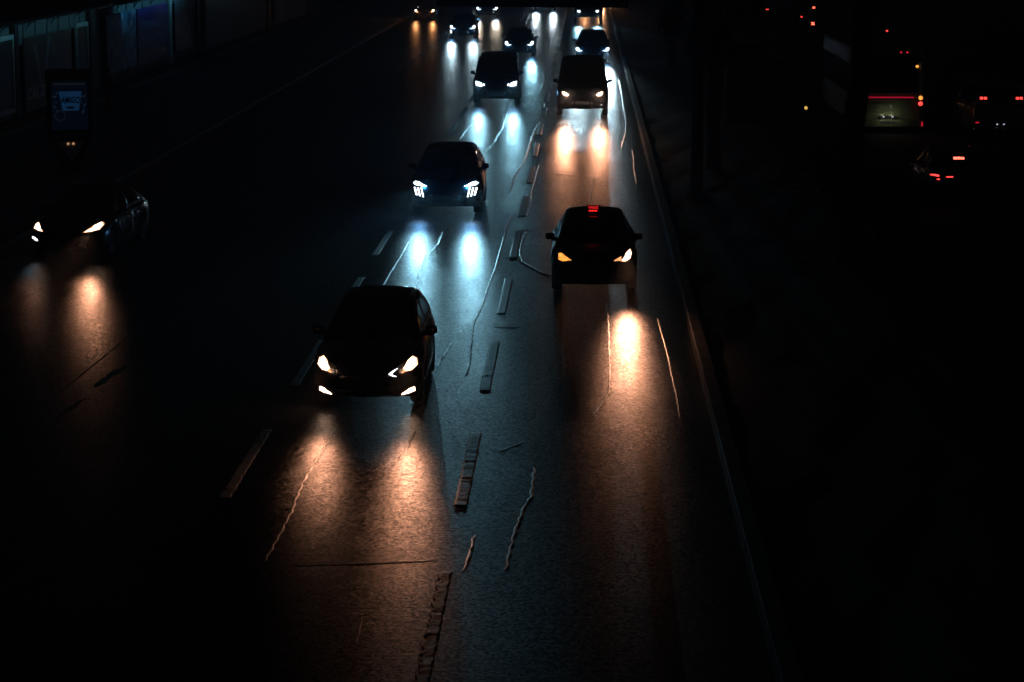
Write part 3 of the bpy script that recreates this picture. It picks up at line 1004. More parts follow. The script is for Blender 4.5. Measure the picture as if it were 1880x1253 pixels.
# farther cars
def far_lamps(m, colr, p, z=.70, x=.68, dx=.10, tick=True, pitch=3.4, cone=2.2, side=6.0):
    q = [dict(part='headlight', o=[(x - .22, z - .06), (x, z - .08), (x + .12, z), (x + .10, z + .10), (x - .06, z + .07)], m=M_HOUSE),
         dict(part='lens', o=[(x - dx, z - .06), (x, z - .08), (x + dx * .9, z), (x + dx * .7, z + .09), (x - dx * .5, z + .07)], m=m, off=.016, halo=((.08, .45, 1.0) if colr[2] > .5 else (1, .35, .1), 14), beam=(colr, p * 1.4, pitch * .9, cone, 0, 4.0, side), **{'in': 'headlight'})]
    if tick:
        q.append(dict(part='daytime_light', o=[(x - .26, z - .06), (x - .06, z - .085), (x - .06, z - .04)], m=G_COOLS, off=.02, **{'in': 'headlight'}))
    return q


vehicle('sedan', 'sedan', 'blue-black sedan with white headlights just behind the middle-lane van', 'car', (-3.52, 132.37, 0), 0, P_DARKBLUE, far_lamps(G_COOL, COOL, BC * 2.6), G1)
vehicle('crossover', 'crossover', 'dark tall car with white headlights behind the minibus', 'car', (.46, 126.41, 0), 0, P_DARKBLUE, far_lamps(G_COOL, (.62, .88, 1.0), BC * 17, z=.72, x=.76, side=3.4), G1)
vehicle('hatchback', 'hatchback', 'dark blue car with white headlights and one lit bumper strip, third lane', 'car', (-7.57, 151.56, 0), 0, P_DARKBLUE,
        far_lamps(G_COOL, (.6, .87, 1.0), BC * 3.4, z=.71) + [dict(part='bumper_light', o=[(.66, .36), (.76, .38), (.78, .52), (.72, .56)], m=G_COOLS, sides=(-1,), off=.012)], G1)
vehicle('hatchback', 'hatchback', 'distant car with orange headlights beside the kerb', 'car', (-11.7, 178.2, 0), 0, P_BLACK,
        far_lamps(G_WARM, (1, .42, .15), BW * .9, z=.70, x=.62, tick=False) + [dict(part='marker_light', o=[(.50, .92), (.56, .92), (.56, .97), (.50, .97)], m=G_WHITE, sides=(-1,), off=.012)], G1)
vehicle('sedan', 'sedan', 'car half hidden by the sign, behind the dark blue third-lane car', 'car', (-7.3, 182.67, 0), 0, P_BLACK, far_lamps(G_COOL, (1.0, .86, .66), BC * 3.0), G1)
vehicle('crossover', 'crossover', 'car hidden above the sign edge, its two white beams shining on the road', 'car', (-3.18, 195.91, 0), 0, P_BLACK, far_lamps(G_COOL, (.7, .9, 1.0), BC * 5.5), G1)
lamps = [dict(part='headlight', o=[(.50, .86), (.78, .86), (.80, 1.02), (.52, 1.02)], m=M_HOUSE),
         dict(part='lens', o=[(.56, .88), (.74, .88), (.74, 1.0), (.56, 1.0)], m=G_COOL, off=.016, beam=(COOL, BC * 2.0, 4.0, 2.5, 0), **{'in': 'headlight'})]
vehicle('truck_cab', 'truck', 'high dark truck below the sign with daylight showing beneath'.replace('daylight', 'lit road'), 'truck', (.27, 171.92, 0), 0, P_BLACK, lamps, G1)
vehicle('hatchback', 'hatchback', 'farthest car, warm headlights lighting the road under the truck', 'car', (.75, 207.49, 0), 0, P_BLACK, far_lamps(G_WARM, (1, .46, .2), BW * 9, tick=False), G1)

# ---- tail-lit traffic beyond the median, seen from behind
G2 = 'traffic driving away beyond the median'


def away(style, name, label, cat, x, yrear, p, lamps, rz=0, extras=None):
    S = STYLES[style]
    for q in lamps:
        q['rear'] = True
    return vehicle(style, name, label, cat, (x, yrear + S['L'], 0), rz, p, lamps, G2, away=True, extras=extras)


TAIL = [(.46, .80), (.70, .80), (.78, .90), (.74, .96), (.50, .92)]
# local x is mirrored for vehicles that drive away: side 1 is on the left in the picture
lamps = [dict(part='tail_lamp', o=[(.44, .70), (.72, .68), (.80, .82), (.74, .88), (.46, .84)], m=M_HOUSE),
         dict(part='lens', o=[(.52, .79), (.74, .82), (.74, .85), (.60, .85), (.52, .83)], m=G_RED, sides=(1,), off=.018, **{'in': 'tail_lamp'}),
         dict(part='lens', o=[(.50, .71), (.58, .71), (.58, .735), (.50, .735)], m=G_RED, sides=(1,), off=.018, **{'in': 'tail_lamp'}),
         dict(part='inner_lamp', o=[(.16, .775), (.34, .775), (.34, .80), (.16, .80)], m=G_RED, sides=(1,), off=.012)]


def third_brake(root, style, bvh, S):
    patch(style, 'third', 'brake_light', [(-.14, 1.235), (.14, 1.235), (.14, 1.285), (-.14, 1.285)], 'rear', G_REDHOT, root, off=.02)


away('hatchback', 'hatchback', 'black car braking in front of the bus, high red brake light glowing', 'car', 9.95, 63.87, P_BLACK, lamps, extras=third_brake)

lamps = [dict(part='tail_lamp', o=[(.46, 1.38), (.76, 1.38), (.76, 1.52), (.46, 1.52)], m=M_HOUSE)]
for xx in (.49, .62):
    lamps.append(dict(part='lens', o=[(xx, 1.41), (xx + .10, 1.41), (xx + .10, 1.49), (xx, 1.49)], m=G_RED, off=.018, **{'in': 'tail_lamp'}))
for xx in (.09,):
    lamps.append(dict(part='plate_lamp', o=[(xx, .55), (xx + .05, .55), (xx + .05, .585), (xx, .585)], m=G_WHITE, off=.012))
lamps.append(dict(part='bumper', o=[(0.0, .28), (.88, .28), (.90, .36), (.88, .46), (0, .46)], m=M_CHROME, sides=(1, -1), off=.03))
lamps.append(dict(part='low_lamp', o=[(.74, .60), (.84, .60), (.84, .64), (.74, .64)], m=G_REDDIM, sides=(1,), off=.012))
away('van', 'van', 'silver van at the picture edge with paired red lamps beside its rear window', 'van', 14.25, 82.9, P_SILVER, lamps)

# far specks of tail lights
def one(o_, m, sides=(1,)):
    return [dict(part='tail_lamp', o=TAIL, m=M_HOUSE), dict(part='lens', o=o_, m=m, sides=sides, off=.018, **{'in': 'tail_lamp'})]


SM = [(.58, .84), (.70, .84), (.70, .92), (.58, .92)]
away('sedan', 'sedan', 'far grey-sided sedan with one red tail lamp, leftmost beyond the median', 'car', 13.9, 177.38, P_GREY, one([(.52, .84), (.70, .84), (.70, .89), (.52, .89)], G_RED))
away('hatchback', 'hatchback', 'far car with a small red tail lamp left of the brightest one', 'car', 13.95, 164.1, P_BLACK, one(SM, G_RED, (-1,)))
away('sedan', 'sedan', 'far car with the brightest square red tail lamp below two smaller ones', 'car', 15.0, 153.6, P_BLACK, one([(.50, .80), (.72, .80), (.72, .95), (.50, .95)], G_REDHOT))
away('hatchback', 'hatchback', 'farthest tail-lit car, its red lamp highest beyond the median', 'car', 17.6, 181.02, P_BLACK, one([(.52, .80), (.70, .80), (.70, .94), (.52, .94)], G_REDHOT))
away('sedan', 'sedan', 'grey sedan with one red lamp above the bus roof', 'car', 17.2, 143.95, P_GREY, one(SM, G_RED, (-1,)))
# ---- the bus
def bus():
    root = empty('bus', (10.75, 85.71, 0))
    tag(root, 'city bus seen from behind with amber and red lamps on its rear corner', 'bus', G2)
    M_BUS = mat('pale_green_bus_paint', (.34, .36, .20), .4, coat=.4, var=.1)
    M_BUSW = mat('white_bus_pillar', (.5, .48, .45), .4)
    b = MB()
    b.box(-1.25, 1.25, 0, 11.0, .32, 3.0)
    body = b.build('body', M_BUS, root, bevel=.14, smooth=False)
    b = MB()
    b.box(-1.05, 1.02, -.02, .03, 1.42, 2.75)
    b.build('rear_window', M_GLASS, root, bevel=.02)
    b = MB()
    b.box(-1.0, .95, -.022, .02, .62, 1.22)
    p = b.build('engine_hatch', M_BUS, root, bevel=.012)
    for k in range(9):
        b = MB()
        b.box(-.42, .42, -.012, .008, -.008, .008)
        b.build('louvre', M_BUS, p, (-.3, -.024, .72 + .045 * k), (R(25), 0, 0))
    b = MB()
    b.box(-1.24, 1.24, -.09, .05, .24, .50)
    b.build('bumper', M_BUS, root, bevel=.03)
    b = MB()
    b.box(-1.12, .90, -.03, .01, 1.262, 1.29)
    b.build('glow_strip', glow('crimson_strip', (1, .02, .08), .55), root)  # thin strip glowing crimson across the rear
    for s in (-1, 1):
        b = MB()
        b.box(-.06, .06, -.05, .03, 1.38, 2.5)
        b.build('corner_pillar', M_BUSW, root, (s * 1.16, 0, 0), bevel=.02)
        pod = MB()
        pod.box(-.09, .09, -.03, .02, .95, 1.37)
        t = pod.build('tail_lamp', M_HOUSE, root, (s * 1.13, -.01, 0), bevel=.02)
        for z, m in ((1.26, G_AMBER if s > 0 else M_HOUSE), (1.06, G_RED if s > 0 else M_HOUSE)):
            b = MB()
            b.tube([(0, -.028, z), (0, -.055, z)], .075, 16)
            b.build('lens', m, t)
        b = MB()
        b.tube([(s * .98, -.01, 2.36), (s * .98, -.05, 2.36)], .05, 14)
        b.build('marker_light', G_AMBER if s > 0 else M_HOUSE, root)
        b = MB()
        b.box(-.02, .02, -.12, -.085, .27, .42)
        b.build('reflector', G_REDDIM if s > 0 else M_HOUSE, root, (s * 1.2, 0, 0))  # the reflector's red shine is put in as a glowing material
        for k in range(6):
            b = MB()
            b.box(-.012, .012, 0, 1.55, 0, 1.05)
            b.build('side_window', M_GLASS, root, (s * 1.252, .5 + 1.72 * k, 1.35))
    b = MB()
    b.box(.34, .66, -.035, .01, 2.80, 2.90)
    hp = b.build('high_speck_panel', M_BLACK, root)  # backing added to carry the glowing specks
    for x in (.40, .62):
        b = MB()
        b.tube([(x, -.03, 2.85), (x, -.055, 2.85)], .035, 10)
        b.build('high_speck', G_REDDIM, hp)  # glowing discs added in place of red specks in the rear window
    b = MB()
    b.box(-.30, .30, -.10, -.05, .52, .62)
    pl = b.build('plate_recess', M_BLACK, root)
    for x in (-.16, .16):
        b = MB()
        b.box(x - .03, x + .03, -.112, -.098, .585, .61)
        b.build('plate_lamp', G_WHITE, pl)
        d = bpy.data.lights.new('plate_light', 'POINT')
        d.energy = .5
        d.color = (.95, 1, .75)
        d.shadow_soft_size = .03
        o = bpy.data.objects.new('plate_light', d)
        COL.objects.link(o)
        o.parent = pl
        o.location = (x, -.28, .62)
    b = MB()
    b.box(-.26, .26, -.105, -.09, .36, .47)
    b.build('number_plate', M_PLATE, root)
    ty, rim = wheel_meshes(.46)
    for y in (2.6, 8.6):
        for s in (1, -1):
            o = link('wheel', ty, None, root, (s * 1.12, y, .46), (0, 0, 0 if s > 0 else math.pi), smooth=True)
            link('rim', rim, None, o)


bus()

# ------------------------------------------------------------------ overhead sign on its cantilever
root = empty('overhead_sign', (3.1, 65.19, .16))
tag(root, 'dark back of an overhead road sign spanning the far lanes on a cantilever', 'road sign')
b = MB()
b.tube([(0, 0, 0), (0, 0, 5.9)], [.17, .13], 14)
b.build('post', M_METAL, root, smooth=True)
b = MB()
b.box(-.3, .3, -.3, .3, 0, .05)
b.build('base_plate', M_METAL, root)
for z in (5.25, 5.75):
    b = MB()
    b.tube([(0, 0, z), (-7.0, 0, z + .05)], .07, 10)
    b.build('arm', M_METAL, root, smooth=True)
b = MB()
b.box(-7.05, -1.9, .10, .14, 4.98, 6.3)
pn = b.build('sign_panel', M_METAL, root, rot=(0, R(.35), 0))
for z in (5.2, 5.6, 6.0):
    b = MB()
    b.box(-7.0, -1.95, .06, .10, z - .025, z + .025)
    b.build('stiffener', M_METAL, pn)

# ------------------------------------------------------------------ hoarding and its posters
HX = -20.4
M_WALLM = mat('grey_hoarding_sheet', (.20, .22, .23), .6, var=.3, scale=1.2, bump=.003, bscale=10)
M_WHITEF = mat('white_poster_frame', (.62, .66, .68), .5)
M_DARKP = mat('dark_poster_print', (.05, .04, .035), .45, var=.9, scale=1.4)
M_BROWNP = mat('brown_poster_print', (.10, .075, .06), .45, var=.8, scale=.9)
M_BLUEB = mat('deep_blue_print', (.012, .035, .24), .45, var=.2)
M_LETTER = mat('pale_lettering', (.75, .8, .85), .5)
M_PALEBLUE = mat('pale_blue_lettering', (.25, .4, .75), .5)


def mosaic():
    m = mat('blue_mosaic_print', (.1, .3, .5), .45)
    nt = m.node_tree
    p = nt.nodes['Principled BSDF']
    v = node(nt, 'ShaderNodeTexVoronoi')
    v.inputs['Scale'].default_value = 3.2
    tc = node(nt, 'ShaderNodeTexCoord')
    nt.links.new(tc.outputs['Object'], v.inputs['Vector'])
    rp = node(nt, 'ShaderNodeValToRGB')
    cols = [(0, (.01, .03, .10)), (.35, (.03, .16, .35)), (.6, (.16, .5, .7)), (.8, (.04, .10, .3)), (1, (.5, .7, .8))]
    rp.color_ramp.elements[0].color = (*cols[0][1], 1)
    rp.color_ramp.elements[1].color = (*cols[-1][1], 1)
    for a, c in cols[1:-1]:
        rp.color_ramp.elements.new(a).color = (*c, 1)
    sp = node(nt, 'ShaderNodeSeparateColor')
    nt.links.new(v.outputs['Color'], sp.inputs[0])
    nt.links.new(sp.outputs[0], rp.inputs['Fac'])
    nt.links.new(rp.outputs['Color'], p.inputs['Base Color'])
    return m


wall = empty('hoarding', (HX, 75, .13))
tag(wall, 'long site hoarding of upright sheets and posts along the back of the pavement', 'hoarding')
y = 60.0
me = None
while y < 188:
    w_ = 2.0
    if me is None:
        bb = MB()
        n = 9
        prof = [(.0 if j % 2 else .03, w_ * j / n) for j in range(n + 1)]
        pts = [[(px, py, z) for px, py in prof] for z in (0, 3.55)]
        bb.grid(pts)
        bb.grid([[(px - .02, py, z) for px, py in prof] for z in (0, 3.55)])
        me = bb.mesh('hoarding_sheet')
    if not (153.6 < y < 155.0):
        link('hoarding_sheet', me, M_WALLM, wall, (rng.uniform(-.012, .012), y - 75, .02 + rng.uniform(-.02, .02)))
    y += w_ + .004
for y in (70.2, 86.3, 99.6, 118.8, 125.0, 127.4, 156.2, 179.4):
    b = MB()
    w_ = .3 if y < 150 else .8
    b.box(.06, .20, -w_, w_, 0, 3.62)
    b.build('post', M_METAL if y != 118.8 else M_WHITEF, wall, (0, y - 75, 0), bevel=.02)
for i, (a, c) in enumerate(((60, 154.4), (157.8, 179))):
    b = MB()
    b.box(.06, .30, a - 75, c - 75, 0, .32)
    b.build('plinth', mat('dark_plinth', (.03, .028, .028), .9), wall)


def poster(label, y0, y1, z0, z1, m, frame=None, thick=.05, cat='poster'):
    root = empty('poster', (HX + .22, y0, .13))
    tag(root, label, cat, 'posters on the hoarding')
    b = MB()
    b.box(0, thick, 0, y1 - y0, z0, z1)
    b.build('print', m, root)
    if frame:
        f = .16
        b = MB()
        for (a, c, d, e) in ((-f, y1 - y0 + f, z0 - f, z0), (-f, y1 - y0 + f, z1, z1 + f), (-f, 0, z0, z1), (y1 - y0, y1 - y0 + f, z0, z1)):
            b.box(-.01, thick + .03, a, c, d, e)
        b.build('frame', frame, root)
    return root


ROT = (R(90), 0, R(90))
poster('dark poster in a white frame, nearest the picture corner', 77.11, 85.22, .75, 3.15, M_DARKP, M_WHITEF)
p = poster('tall brown poster lettered CALZEDONIA with two slanting pale legs', 87.04, 95.14, .45, 3.1, M_BROWNP)
text('CALZEDONIA', 'lettering', .62, M_LETTER, p, (.058, 3.6, 1.02), ROT, sx=1.7, bold=.02)
M_LEG = mat('pale_print_figure', (.34, .33, .34), .45, var=.4, scale=2)
for (a0, z0, a1, z1, w0, w1) in ((1.0, 2.75, 1.9, .55, .16, .05), (2.5, 2.95, 1.9, 1.3, .13, .07), (2.7, 2.9, 3.1, 2.2, .05, .04)):
    b = MB()
    b.box(0, .006, 0, 1, 0, 1)
    b.v = [(x, (a0 + (a1 - a0) * (1 - z)) + (w0 * z + w1 * (1 - z)) * (yy - .5) * 2, z1 + (z0 - z1) * z) for x, yy, z in b.v]
    b.v = [(x, yy * 1.65, z) for x, yy, z in b.v]
    b.build('printed_figure', M_LEG, p, (.05, 0, 0))
poster('narrow dark poster in a tall white frame beside the CALZEDONIA poster', 96.22, 98.2, .75, 3.05, M_DARKP, M_WHITEF)
poster('blue mosaic poster between the dark posts and the deep blue board', 102.26, 109.04, .8, 3.3, mosaic())
p = poster('deep blue board with two lines of pale blue lettering', 109.46, 117.48, .7, 3.3, M_BLUEB)
text('Sosuoyez', 'lettering', .62, M_PALEBLUE, p, (.058, 3.1, 2.55), ROT, sx=1.9)
text('uzsultuyunz', 'lettering', .55, M_PALEBLUE, p, (.058, 3.6, 1.9), ROT, sx=1.9)
b = MB()
b.box(.05, .056, 5.3, 7.4, 1.0, 1.3)
b.build('printed_band', M_LEG, p)
poster('teal and dark poster between the white post and the dark posts', 119.47, 124.1, .8, 3.3, mat('teal_dark_print', (.03, .09, .11), .45, var=.9, scale=1.1))
poster('large blank grey panel right of the dark posts', 129.06, 153.88, .45, 3.5, mat('grey_panel_sheet', (.22, .23, .21), .6, var=.2, scale=.8), cat='panel')
poster('blank bluish grey panel farthest along the hoarding', 158.18, 176.88, .45, 3.5, mat('blue_grey_panel_sheet', (.17, .20, .24), .6, var=.2, scale=.8), cat='panel')


def trough(y0, y1, label, power, colr, z=3.78, out=.75):
    root = empty('sign_light', (HX, y0, z + .13))
    tag(root, label, 'sign light', 'lights over the hoarding')
    b = MB()
    b.box(out - .09, out + .09, 0, y1 - y0, -.02, .10)
    b.build('lamp_trough', M_METAL, root, bevel=.015)
    n = max(2, int((y1 - y0) / 3.6))
    for k in range(n + 1):
        yy = .15 + (y1 - y0 - .3) * k / n
        b = MB()
        b.tube([(0.05, yy, -.42), (.25, yy, -.05), (out, yy, .03)], .022, 6)
        b.build('arm', M_METAL, root)
        b = MB()
        b.tube([(0.05, yy + .12, -.32), (out - .1, yy - .2, .03)], .012, 5)
        b.build('cable', M_METAL, root)
    b = MB()
    b.box(out - .05, out + .05, .1, y1 - y0 - .1, -.03, -.018)
    b.build('tube_lamp', glow('dim_teal_tube', (.15, .55, .7), .05, light=False), root)
    d = bpy.data.lights.new('wall_wash', 'AREA')
    d.shape = 'RECTANGLE'
    d.size = .1
    d.size_y = y1 - y0 - .2
    d.energy = power * 0.82
    d.color = colr
    o = bpy.data.objects.new('wall_wash', d)
    COL.objects.link(o)
    o.parent = root
    o.location = (out - .02, (y1 - y0) / 2, -.05)
    o.rotation_euler = (0, R(52), 0)
    d.spread = R(110)


trough(75.95, 100.93, 'dim light trough on arms over the CALZEDONIA poster', 22, (.16, .60, .75))
trough(105.4, 122.77, 'dim light trough on arms over the deep blue board', 32, (.12, .55, .80))
trough(129.72, 152.89, 'added dim light trough over the large blank grey panel', 16, (.55, .75, .75))  # fitting added to give this panel its faint light
trough(158.68, 176.05, 'added dim light trough over the farthest blank panel', 10, (.45, .65, .85))  # likewise added, for the farthest panel's faint light

# ------------------------------------------------------------------ advertising stand on the pavement
ad = empty('advertising_stand', (-14.95, 70.16, .13), R(16))
tag(ad, 'advertising stand at the kerb lettered AMIGO, on a tapering foot', 'advertising stand')
M_RED = mat('dark_red_steel', (.045, .006, .006), .4, coat=.3)
b = MB()
prof = [(.60, 1.02), (.40, .55), (.30, .22), (.34, .06), (.36, 0)]
for s in (0,):
    pts = []
    for x, z in prof:
        pts.append([(-x, -.11, z), (x, -.11, z), (x, .11, z), (-x, .11, z), (-x, -.11, z)])
    b.grid(pts)
b.build('foot', M_RED, ad)
b = MB()
b.box(-.66, .66, -.13, .13, 1.0, 3.05)
b.build('case', M_METAL, ad, bevel=.04)
M_AD = glow('dim_blue_backlit_print', (.03, .10, .28), .018, light=False)
b = MB()
b.box(-.52, .52, -.14, -.12, 1.3, 2.72)
pr = b.build('print', M_AD, ad)
b = MB()
b.add([(-.30, -.15, 2.42), (.36, -.15, 2.42), (.26, -.15, 1.86), (-.20, -.15, 1.86), (-.30, -.141, 2.42), (.36, -.141, 2.42), (.26, -.141, 1.86), (-.20, -.141, 1.86)],
      [(0, 3, 2, 1), (0, 1, 5, 4), (1, 2, 6, 5), (2, 3, 7, 6), (3, 0, 4, 7)])
b.build('printed_label', glow('blue_backlit_label', (.05, .28, .75), .075, light=False), pr)
text('AMIGO', 'lettering', .25, mat('dark_blue_lettering', (.005, .01, .05), .5), pr, (.03, -.153, 2.16), (R(90), 0, 0), sx=.66, bold=.03)
b = MB()
b.box(-.10, .10, -.158, -.15, 1.92, 1.98)
b.build('printed_band', mat('dark_blue_lettering', (.005, .01, .05), .5), pr, (.02, 0, 0))
b = MB()
b.box(-.46, .46, -.148, -.14, 2.60, 2.66)
b.build('heading', glow('dim_pale_heading', (.3, .4, .5), .02, light=False), pr)
b = MB()
for k in range(24):
    t0, t1 = 2 * math.pi * k / 24, 2 * math.pi * (k + 1) / 24
    b.add([(math.cos(t) * r_, -.149, math.sin(t) * r_) for t, r_ in ((t0, .13), (t0, .16), (t1, .16), (t1, .13))], [(0, 1, 2, 3)])
b.build('badge', glow('dim_pale_heading', (.3, .4, .5), .02, light=False), pr, (-.28, 0, 1.72))
rr = random.Random(5)
for k in range(26):
    b = MB()
    s_ = rr.uniform(.012, .03)
    b.box(-s_, s_, -.148, -.14, -s_, s_)
    b.build('printed_dot', glow('dim_blue_dot', (.15, .3, .6), .035, light=False), pr, (rr.choice((rr.uniform(.34, .48), rr.uniform(-.48, -.36))), 0, rr.uniform(1.75, 2.4)), (0, rr.uniform(0, 1.5), 0))
b = MB()
b.box(-.11, .11, -.146, -.125, 1.1, 1.24)
b.build('badge_plate', M_PLATE, ad)
b = MB()
b.add([(-.40, -.16, .96), (.40, -.16, .96), (0.02, -.19, .36), (-.40, -.115, .96), (.40, -.115, .96), (0.02, -.115, .36)], [(0, 2, 1), (0, 1, 4, 3), (1, 2, 5, 4), (2, 0, 3, 5)])
v_ = b.build('steel_plate', mat('pale_foot_plate', (.5, .5, .46), .5), ad)
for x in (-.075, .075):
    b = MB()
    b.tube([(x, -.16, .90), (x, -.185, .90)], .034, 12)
    b.build('foot_glint', glow('small_orange_glint', (1, .5, .25), .6), v_)  # glowing discs stand in for two orange glints on the plate

# ------------------------------------------------------------------ person on the pavement
def person(loc, rz):
    root = empty('person', loc, rz)
    tag(root, 'person in dark clothes walking along the pavement before the blue mosaic poster', 'person')
    J = {'pelvis': (0, 0, .96, .135), 'belly': (0, .01, 1.12, .125), 'chest': (0, .01, 1.32, .15), 'neck': (0, .01, 1.47, .06), 'head': (0, -.02, 1.57, .085), 'crown': (0, -.01, 1.69, .075),
         'shl': (-.18, .01, 1.40, .07), 'ell': (-.25, .05, 1.13, .05), 'wrl': (-.24, -.08, .90, .036), 'hal': (-.235, -.11, .82, .04),
         'shr': (.18, .01, 1.40, .07), 'elr': (.25, .08, 1.14, .05), 'wrr': (.25, .02, .90, .036), 'har': (.25, .0, .82, .04),
         'hil': (-.10, 0, .90, .105), 'knl': (-.11, -.10, .50, .07), 'anl': (-.11, -.05, .10, .048), 'tol': (-.12, -.22, .045, .04),
         'hir': (.10, 0, .90, .105), 'knr': (.11, .06, .50, .07), 'anr': (.11, .22, .12, .048), 'tor': (.12, .07, .045, .04)}
    E_ = [('pelvis', 'belly'), ('belly', 'chest'), ('chest', 'neck'), ('neck', 'head'), ('head', 'crown'), ('chest', 'shl'), ('shl', 'ell'), ('ell', 'wrl'), ('wrl', 'hal'), ('chest', 'shr'), ('shr', 'elr'), ('elr', 'wrr'), ('wrr', 'har'),
          ('pelvis', 'hil'), ('hil', 'knl'), ('knl', 'anl'), ('anl', 'tol'), ('pelvis', 'hir'), ('hir', 'knr'), ('knr', 'anr'), ('anr', 'tor')]
    names = list(J)
    me = bpy.data.meshes.new('person_body')
    me.from_pydata([J[n][:3] for n in names], [(names.index(a), names.index(c)) for a, c in E_], [])
    o = bpy.data.objects.new('tmp', me)
    COL.objects.link(o)
    sk = o.modifiers.new('skin', 'SKIN')
    for i, n in enumerate(names):
        me.skin_vertices[0].data[i].radius = (J[n][3], J[n][3])
        me.skin_vertices[0].data[i].use_root = (n == 'pelvis')
    sb = o.modifiers.new('sub', 'SUBSURF')
    sb.levels = 2
    sb.render_levels = 2
    dg = bpy.context.evaluated_depsgraph_get()
    m2 = bpy.data.meshes.new_from_object(o.evaluated_get(dg))
    bpy.data.objects.remove(o)
    m2.name = 'body'
    m2.materials.clear()
    link('body', m2, mat('dark_clothes', (.02, .02, .024), .85), root, smooth=True)
    b = MB()
    rows = []
    for i in range(7):
        t = math.pi * .5 * i / 6
        rows.append([(math.cos(a) * .10 * math.sin(t + .12), .012 + math.sin(a) * .115 * math.sin(t + .12), 1.62 + .155 * math.cos(t)) for a in [2 * math.pi * k / 14 for k in range(15)]])
    b.grid(rows)
    b.build('hair', mat('dark_hair', (.01, .008, .007), .7), root, smooth=True)
    for s in (-1, 1):
        x, yy, z = (J['hal'] if s < 0 else J['har'])[:3]
        b = MB()
        for k in range(4):
            fx = x + (-.024 + .016 * k)
            b.tube([(fx, yy - .01, z), (fx, yy - .025, z - .06 + .005 * abs(k - 1)), (fx, yy - .012, z - .085 + .008 * abs(k - 1))], [.009, .008, .006], 6)
        b.tube([(x - s * .02, yy - .02, z + .02), (x - s * .03, yy - .05, z - .02), (x - s * .02, yy - .055, z - .045)], [.011, .009, .007], 6)
        b.build('hand', mat('skin_tone', (.30, .19, .14), .6), root, smooth=True)


person((-18.15, 92.16, .13), R(70))

# ------------------------------------------------------------------ trees and shrubs of the median
M_BARK = mat('dark_bark', (.045, .036, .028), .9, var=.5, scale=5, bump=.02, bscale=9)
M_LEAF = [mat('leaf_green_%s' % n, c, .5, var=.4, scale=3) for n, c in (('dark', (.03, .055, .018)), ('mid', (.05, .08, .025)))]
LEAF_MESH = {}


def leaf_cloud(seed, rx, rz_, n, size, mid):
    r = random.Random(seed)
    b = MB()
    blobs = [(r.gauss(0, rx * .5), r.gauss(0, rx * .5), r.uniform(-.6, .8) * rz_, r.uniform(.28, .5) * rx) for _ in range(11)]
    for _ in range(n):
        bx, by, bz, br = r.choice(blobs)
        d = Vector((r.gauss(0, 1), r.gauss(0, 1), r.gauss(0, .8)))
        d.normalize()
        p = Vector((bx, by, bz)) + d * br * (r.random() ** .4)
        a = Vector((r.gauss(0, 1), r.gauss(0, 1), r.gauss(0, .6))).normalized()
        c = a.orthogonal().normalized()
        L_ = size * r.uniform(.6, 1.3)
        w_ = L_ * .45
        b.add([p, p + a * L_ * .5 + c * w_, p + a * L_, p + a * L_ * .5 - c * w_], [(0, 1, 2, 3)])
    me = b.mesh('crown')
    me.materials.append(mid)
    return me


def tree(x, y, h, rx, label, seed, n=2600, group='trees on the median', tr=.2):
    root = empty('tree', (x, y, .12), rng.uniform(0, 6))
    tag(root, label, 'tree', group)
    r = random.Random(seed)
    b = MB()
    p = Vector((0, 0, -.1))
    pts, rad = [p.copy()], [tr * 1.35]
    top = h * .55
    for k in range(7):
        p = Vector((r.uniform(-.1, .1) * (k > 1), r.uniform(-.1, .1) * (k > 1), top * (k + 1) / 7))
        pts.append(p)
        rad.append(tr * (1.05 - .07 * k))
    b.tube(pts, rad, 10)
    for k in range(7):
        q = pts[-1 - k % 3]
        a = r.uniform(0, 6.28)
        e = q + Vector((math.cos(a) * rx * .7, math.sin(a) * rx * .7, r.uniform(.5, 1.6) * h * .2))
        m_ = q.lerp(e, .5) + Vector((0, 0, .15 * h * .3))
        b.tube([q, m_, e], [tr * .5, tr * .3, tr * .1], 6)
    t = b.build('trunk', M_BARK, root, smooth=True)
    key = seed % 3
    if (key, n) not in LEAF_MESH:
        LEAF_MESH[(key, n)] = leaf_cloud(key + 31, 1.0, .75, n, .085, M_LEAF[key % 2])
    c = link('crown', LEAF_MESH[(key, n)], None, root, (0, 0, h * .76))
    c.scale = (rx, rx, h * .34)
    c.rotation_euler = (0, 0, r.uniform(0, 6))
    return root


tree(5.87, 51.96, 12.5, 1.4, 'thick dark trunk standing before the left edge of the bus', 4, tr=.27)
tree(3.9, 71.81, 6.2, 1.2, 'slender dark median tree nearest the taxi, below the far tail lamps', 5)
tree(5.2, 94.98, 6.8, 2.1, 'dark median tree left of the bus, farther back', 6)
tree(4.4, 121.45, 6.5, 2.0, 'far median tree beside the high truck', 7)
tree(5.4, 154.54, 7.0, 2.3, 'farthest median tree under the overhead sign post', 8)


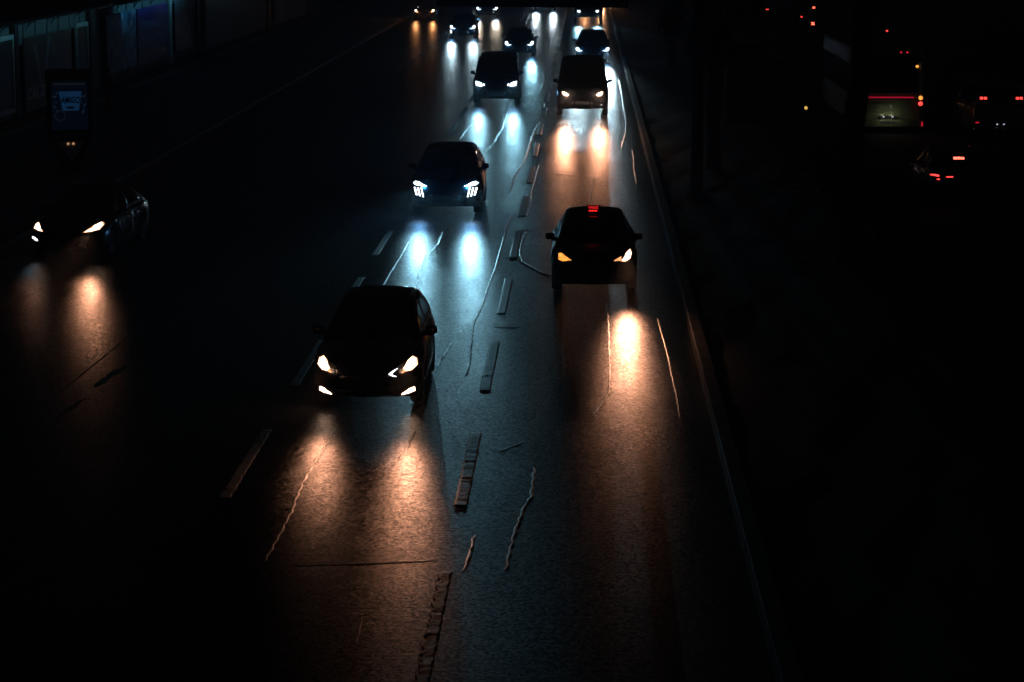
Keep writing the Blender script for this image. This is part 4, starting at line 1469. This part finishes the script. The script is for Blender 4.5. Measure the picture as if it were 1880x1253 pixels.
def shrub(x, y, h, rx, label, seed):
    root = empty('shrub', (x, y, .12))
    tag(root, label, 'shrub', 'shrubs on the median')
    b = MB()
    r = random.Random(seed)
    for k in range(7):
        a = r.uniform(0, 6.28)
        l_ = r.uniform(.5, 1.05)
        b.tube([(0, 0, -.08), (math.cos(a) * rx * .25 * l_, math.sin(a) * rx * .25 * l_, h * .5 * l_), (math.cos(a) * rx * .5 * l_, math.sin(a) * rx * .5 * l_, h * l_)], [.025, .018, .008], 5)
    b.build('stem', M_BARK, root)
    key = (seed % 2, 700)
    if key not in LEAF_MESH:
        LEAF_MESH[key] = leaf_cloud(seed + 90, 1.0, .7, 700, .16, M_LEAF[seed % 2])
    c = link('foliage', LEAF_MESH[key], None, root, (0, 0, h * .6))
    c.scale = (rx, rx, h * .55)
    c.rotation_euler = (0, 0, r.uniform(0, 6))


shrub(6.3, 58.58, 1.5, .8, 'leafy shrub in front of the bus bumper beside the trunk', 3)
shrub(6.5, 66.02, 1.3, .8, 'shrub behind the one beside the trunk', 4)
shrub(6.2, 46.99, 1.2, .9, 'shrub at the near end of the row before the trunk', 6)

for i, (x, y, w_, z0, z1, lab) in enumerate(((5.6, 84.22, 1.15, .4, 3.1, 'tall dark grey panel standing on the median between trees'), (7.0, 89.19, 1.1, .7, 2.3, 'smaller dark grey panel standing beside the taller one'))):
    root = empty('notice_panel', (x, y, .12), R(-6))
    tag(root, lab, 'panel')
    b = MB()
    b.box(-w_ / 2, w_ / 2, -.04, .04, z0, z1)
    b.build('board', mat('grey_panel_back', (.022, .023, .025), .6), root, bevel=.01)
    for s in (-1, 1):
        b = MB()
        b.tube([(s * (w_ / 2 + .06), 0, -.1), (s * (w_ / 2 + .06), 0, z1 + .15)], .035, 8)
        b.build('post', M_METAL, root)
# a low amber lamp on the median
root = empty('marker_post', (7.05, 76.78, .12))
tag(root, 'short marker post with a small amber lamp left of the bus', 'marker post')
b = MB()
b.tube([(0, 0, -.05), (0, 0, 1.55)], .04, 8)
b.build('post', M_METAL, root)
b = MB()
b.tube([(0, -.05, 1.48), (0, -.09, 1.48)], .05, 12)
b.build('lamp', glow('small_amber_lamp', (1, .6, .12), 1.2), root)

# ------------------------------------------------------------------ thin night haze that the headlamps light up
b = MB()
b.box(-160, 160, -70, 610, -1.0, 9.6)
hz = bpy.data.materials.new('night_haze')
hz.use_nodes = True
nt = hz.node_tree
nt.nodes.remove(nt.nodes['Principled BSDF'])
pv = node(nt, 'ShaderNodeVolumePrincipled')
pv.inputs['Color'].default_value = (.75, .88, 1, 1)
pv.inputs['Density'].default_value = 0.003
pv.inputs['Anisotropy'].default_value = 0.5
nt.links.new(pv.outputs[0], nt.nodes['Material Output'].inputs['Volume'])
tag(b.build('haze', hz), 'thin night haze over the road', kind='stuff')
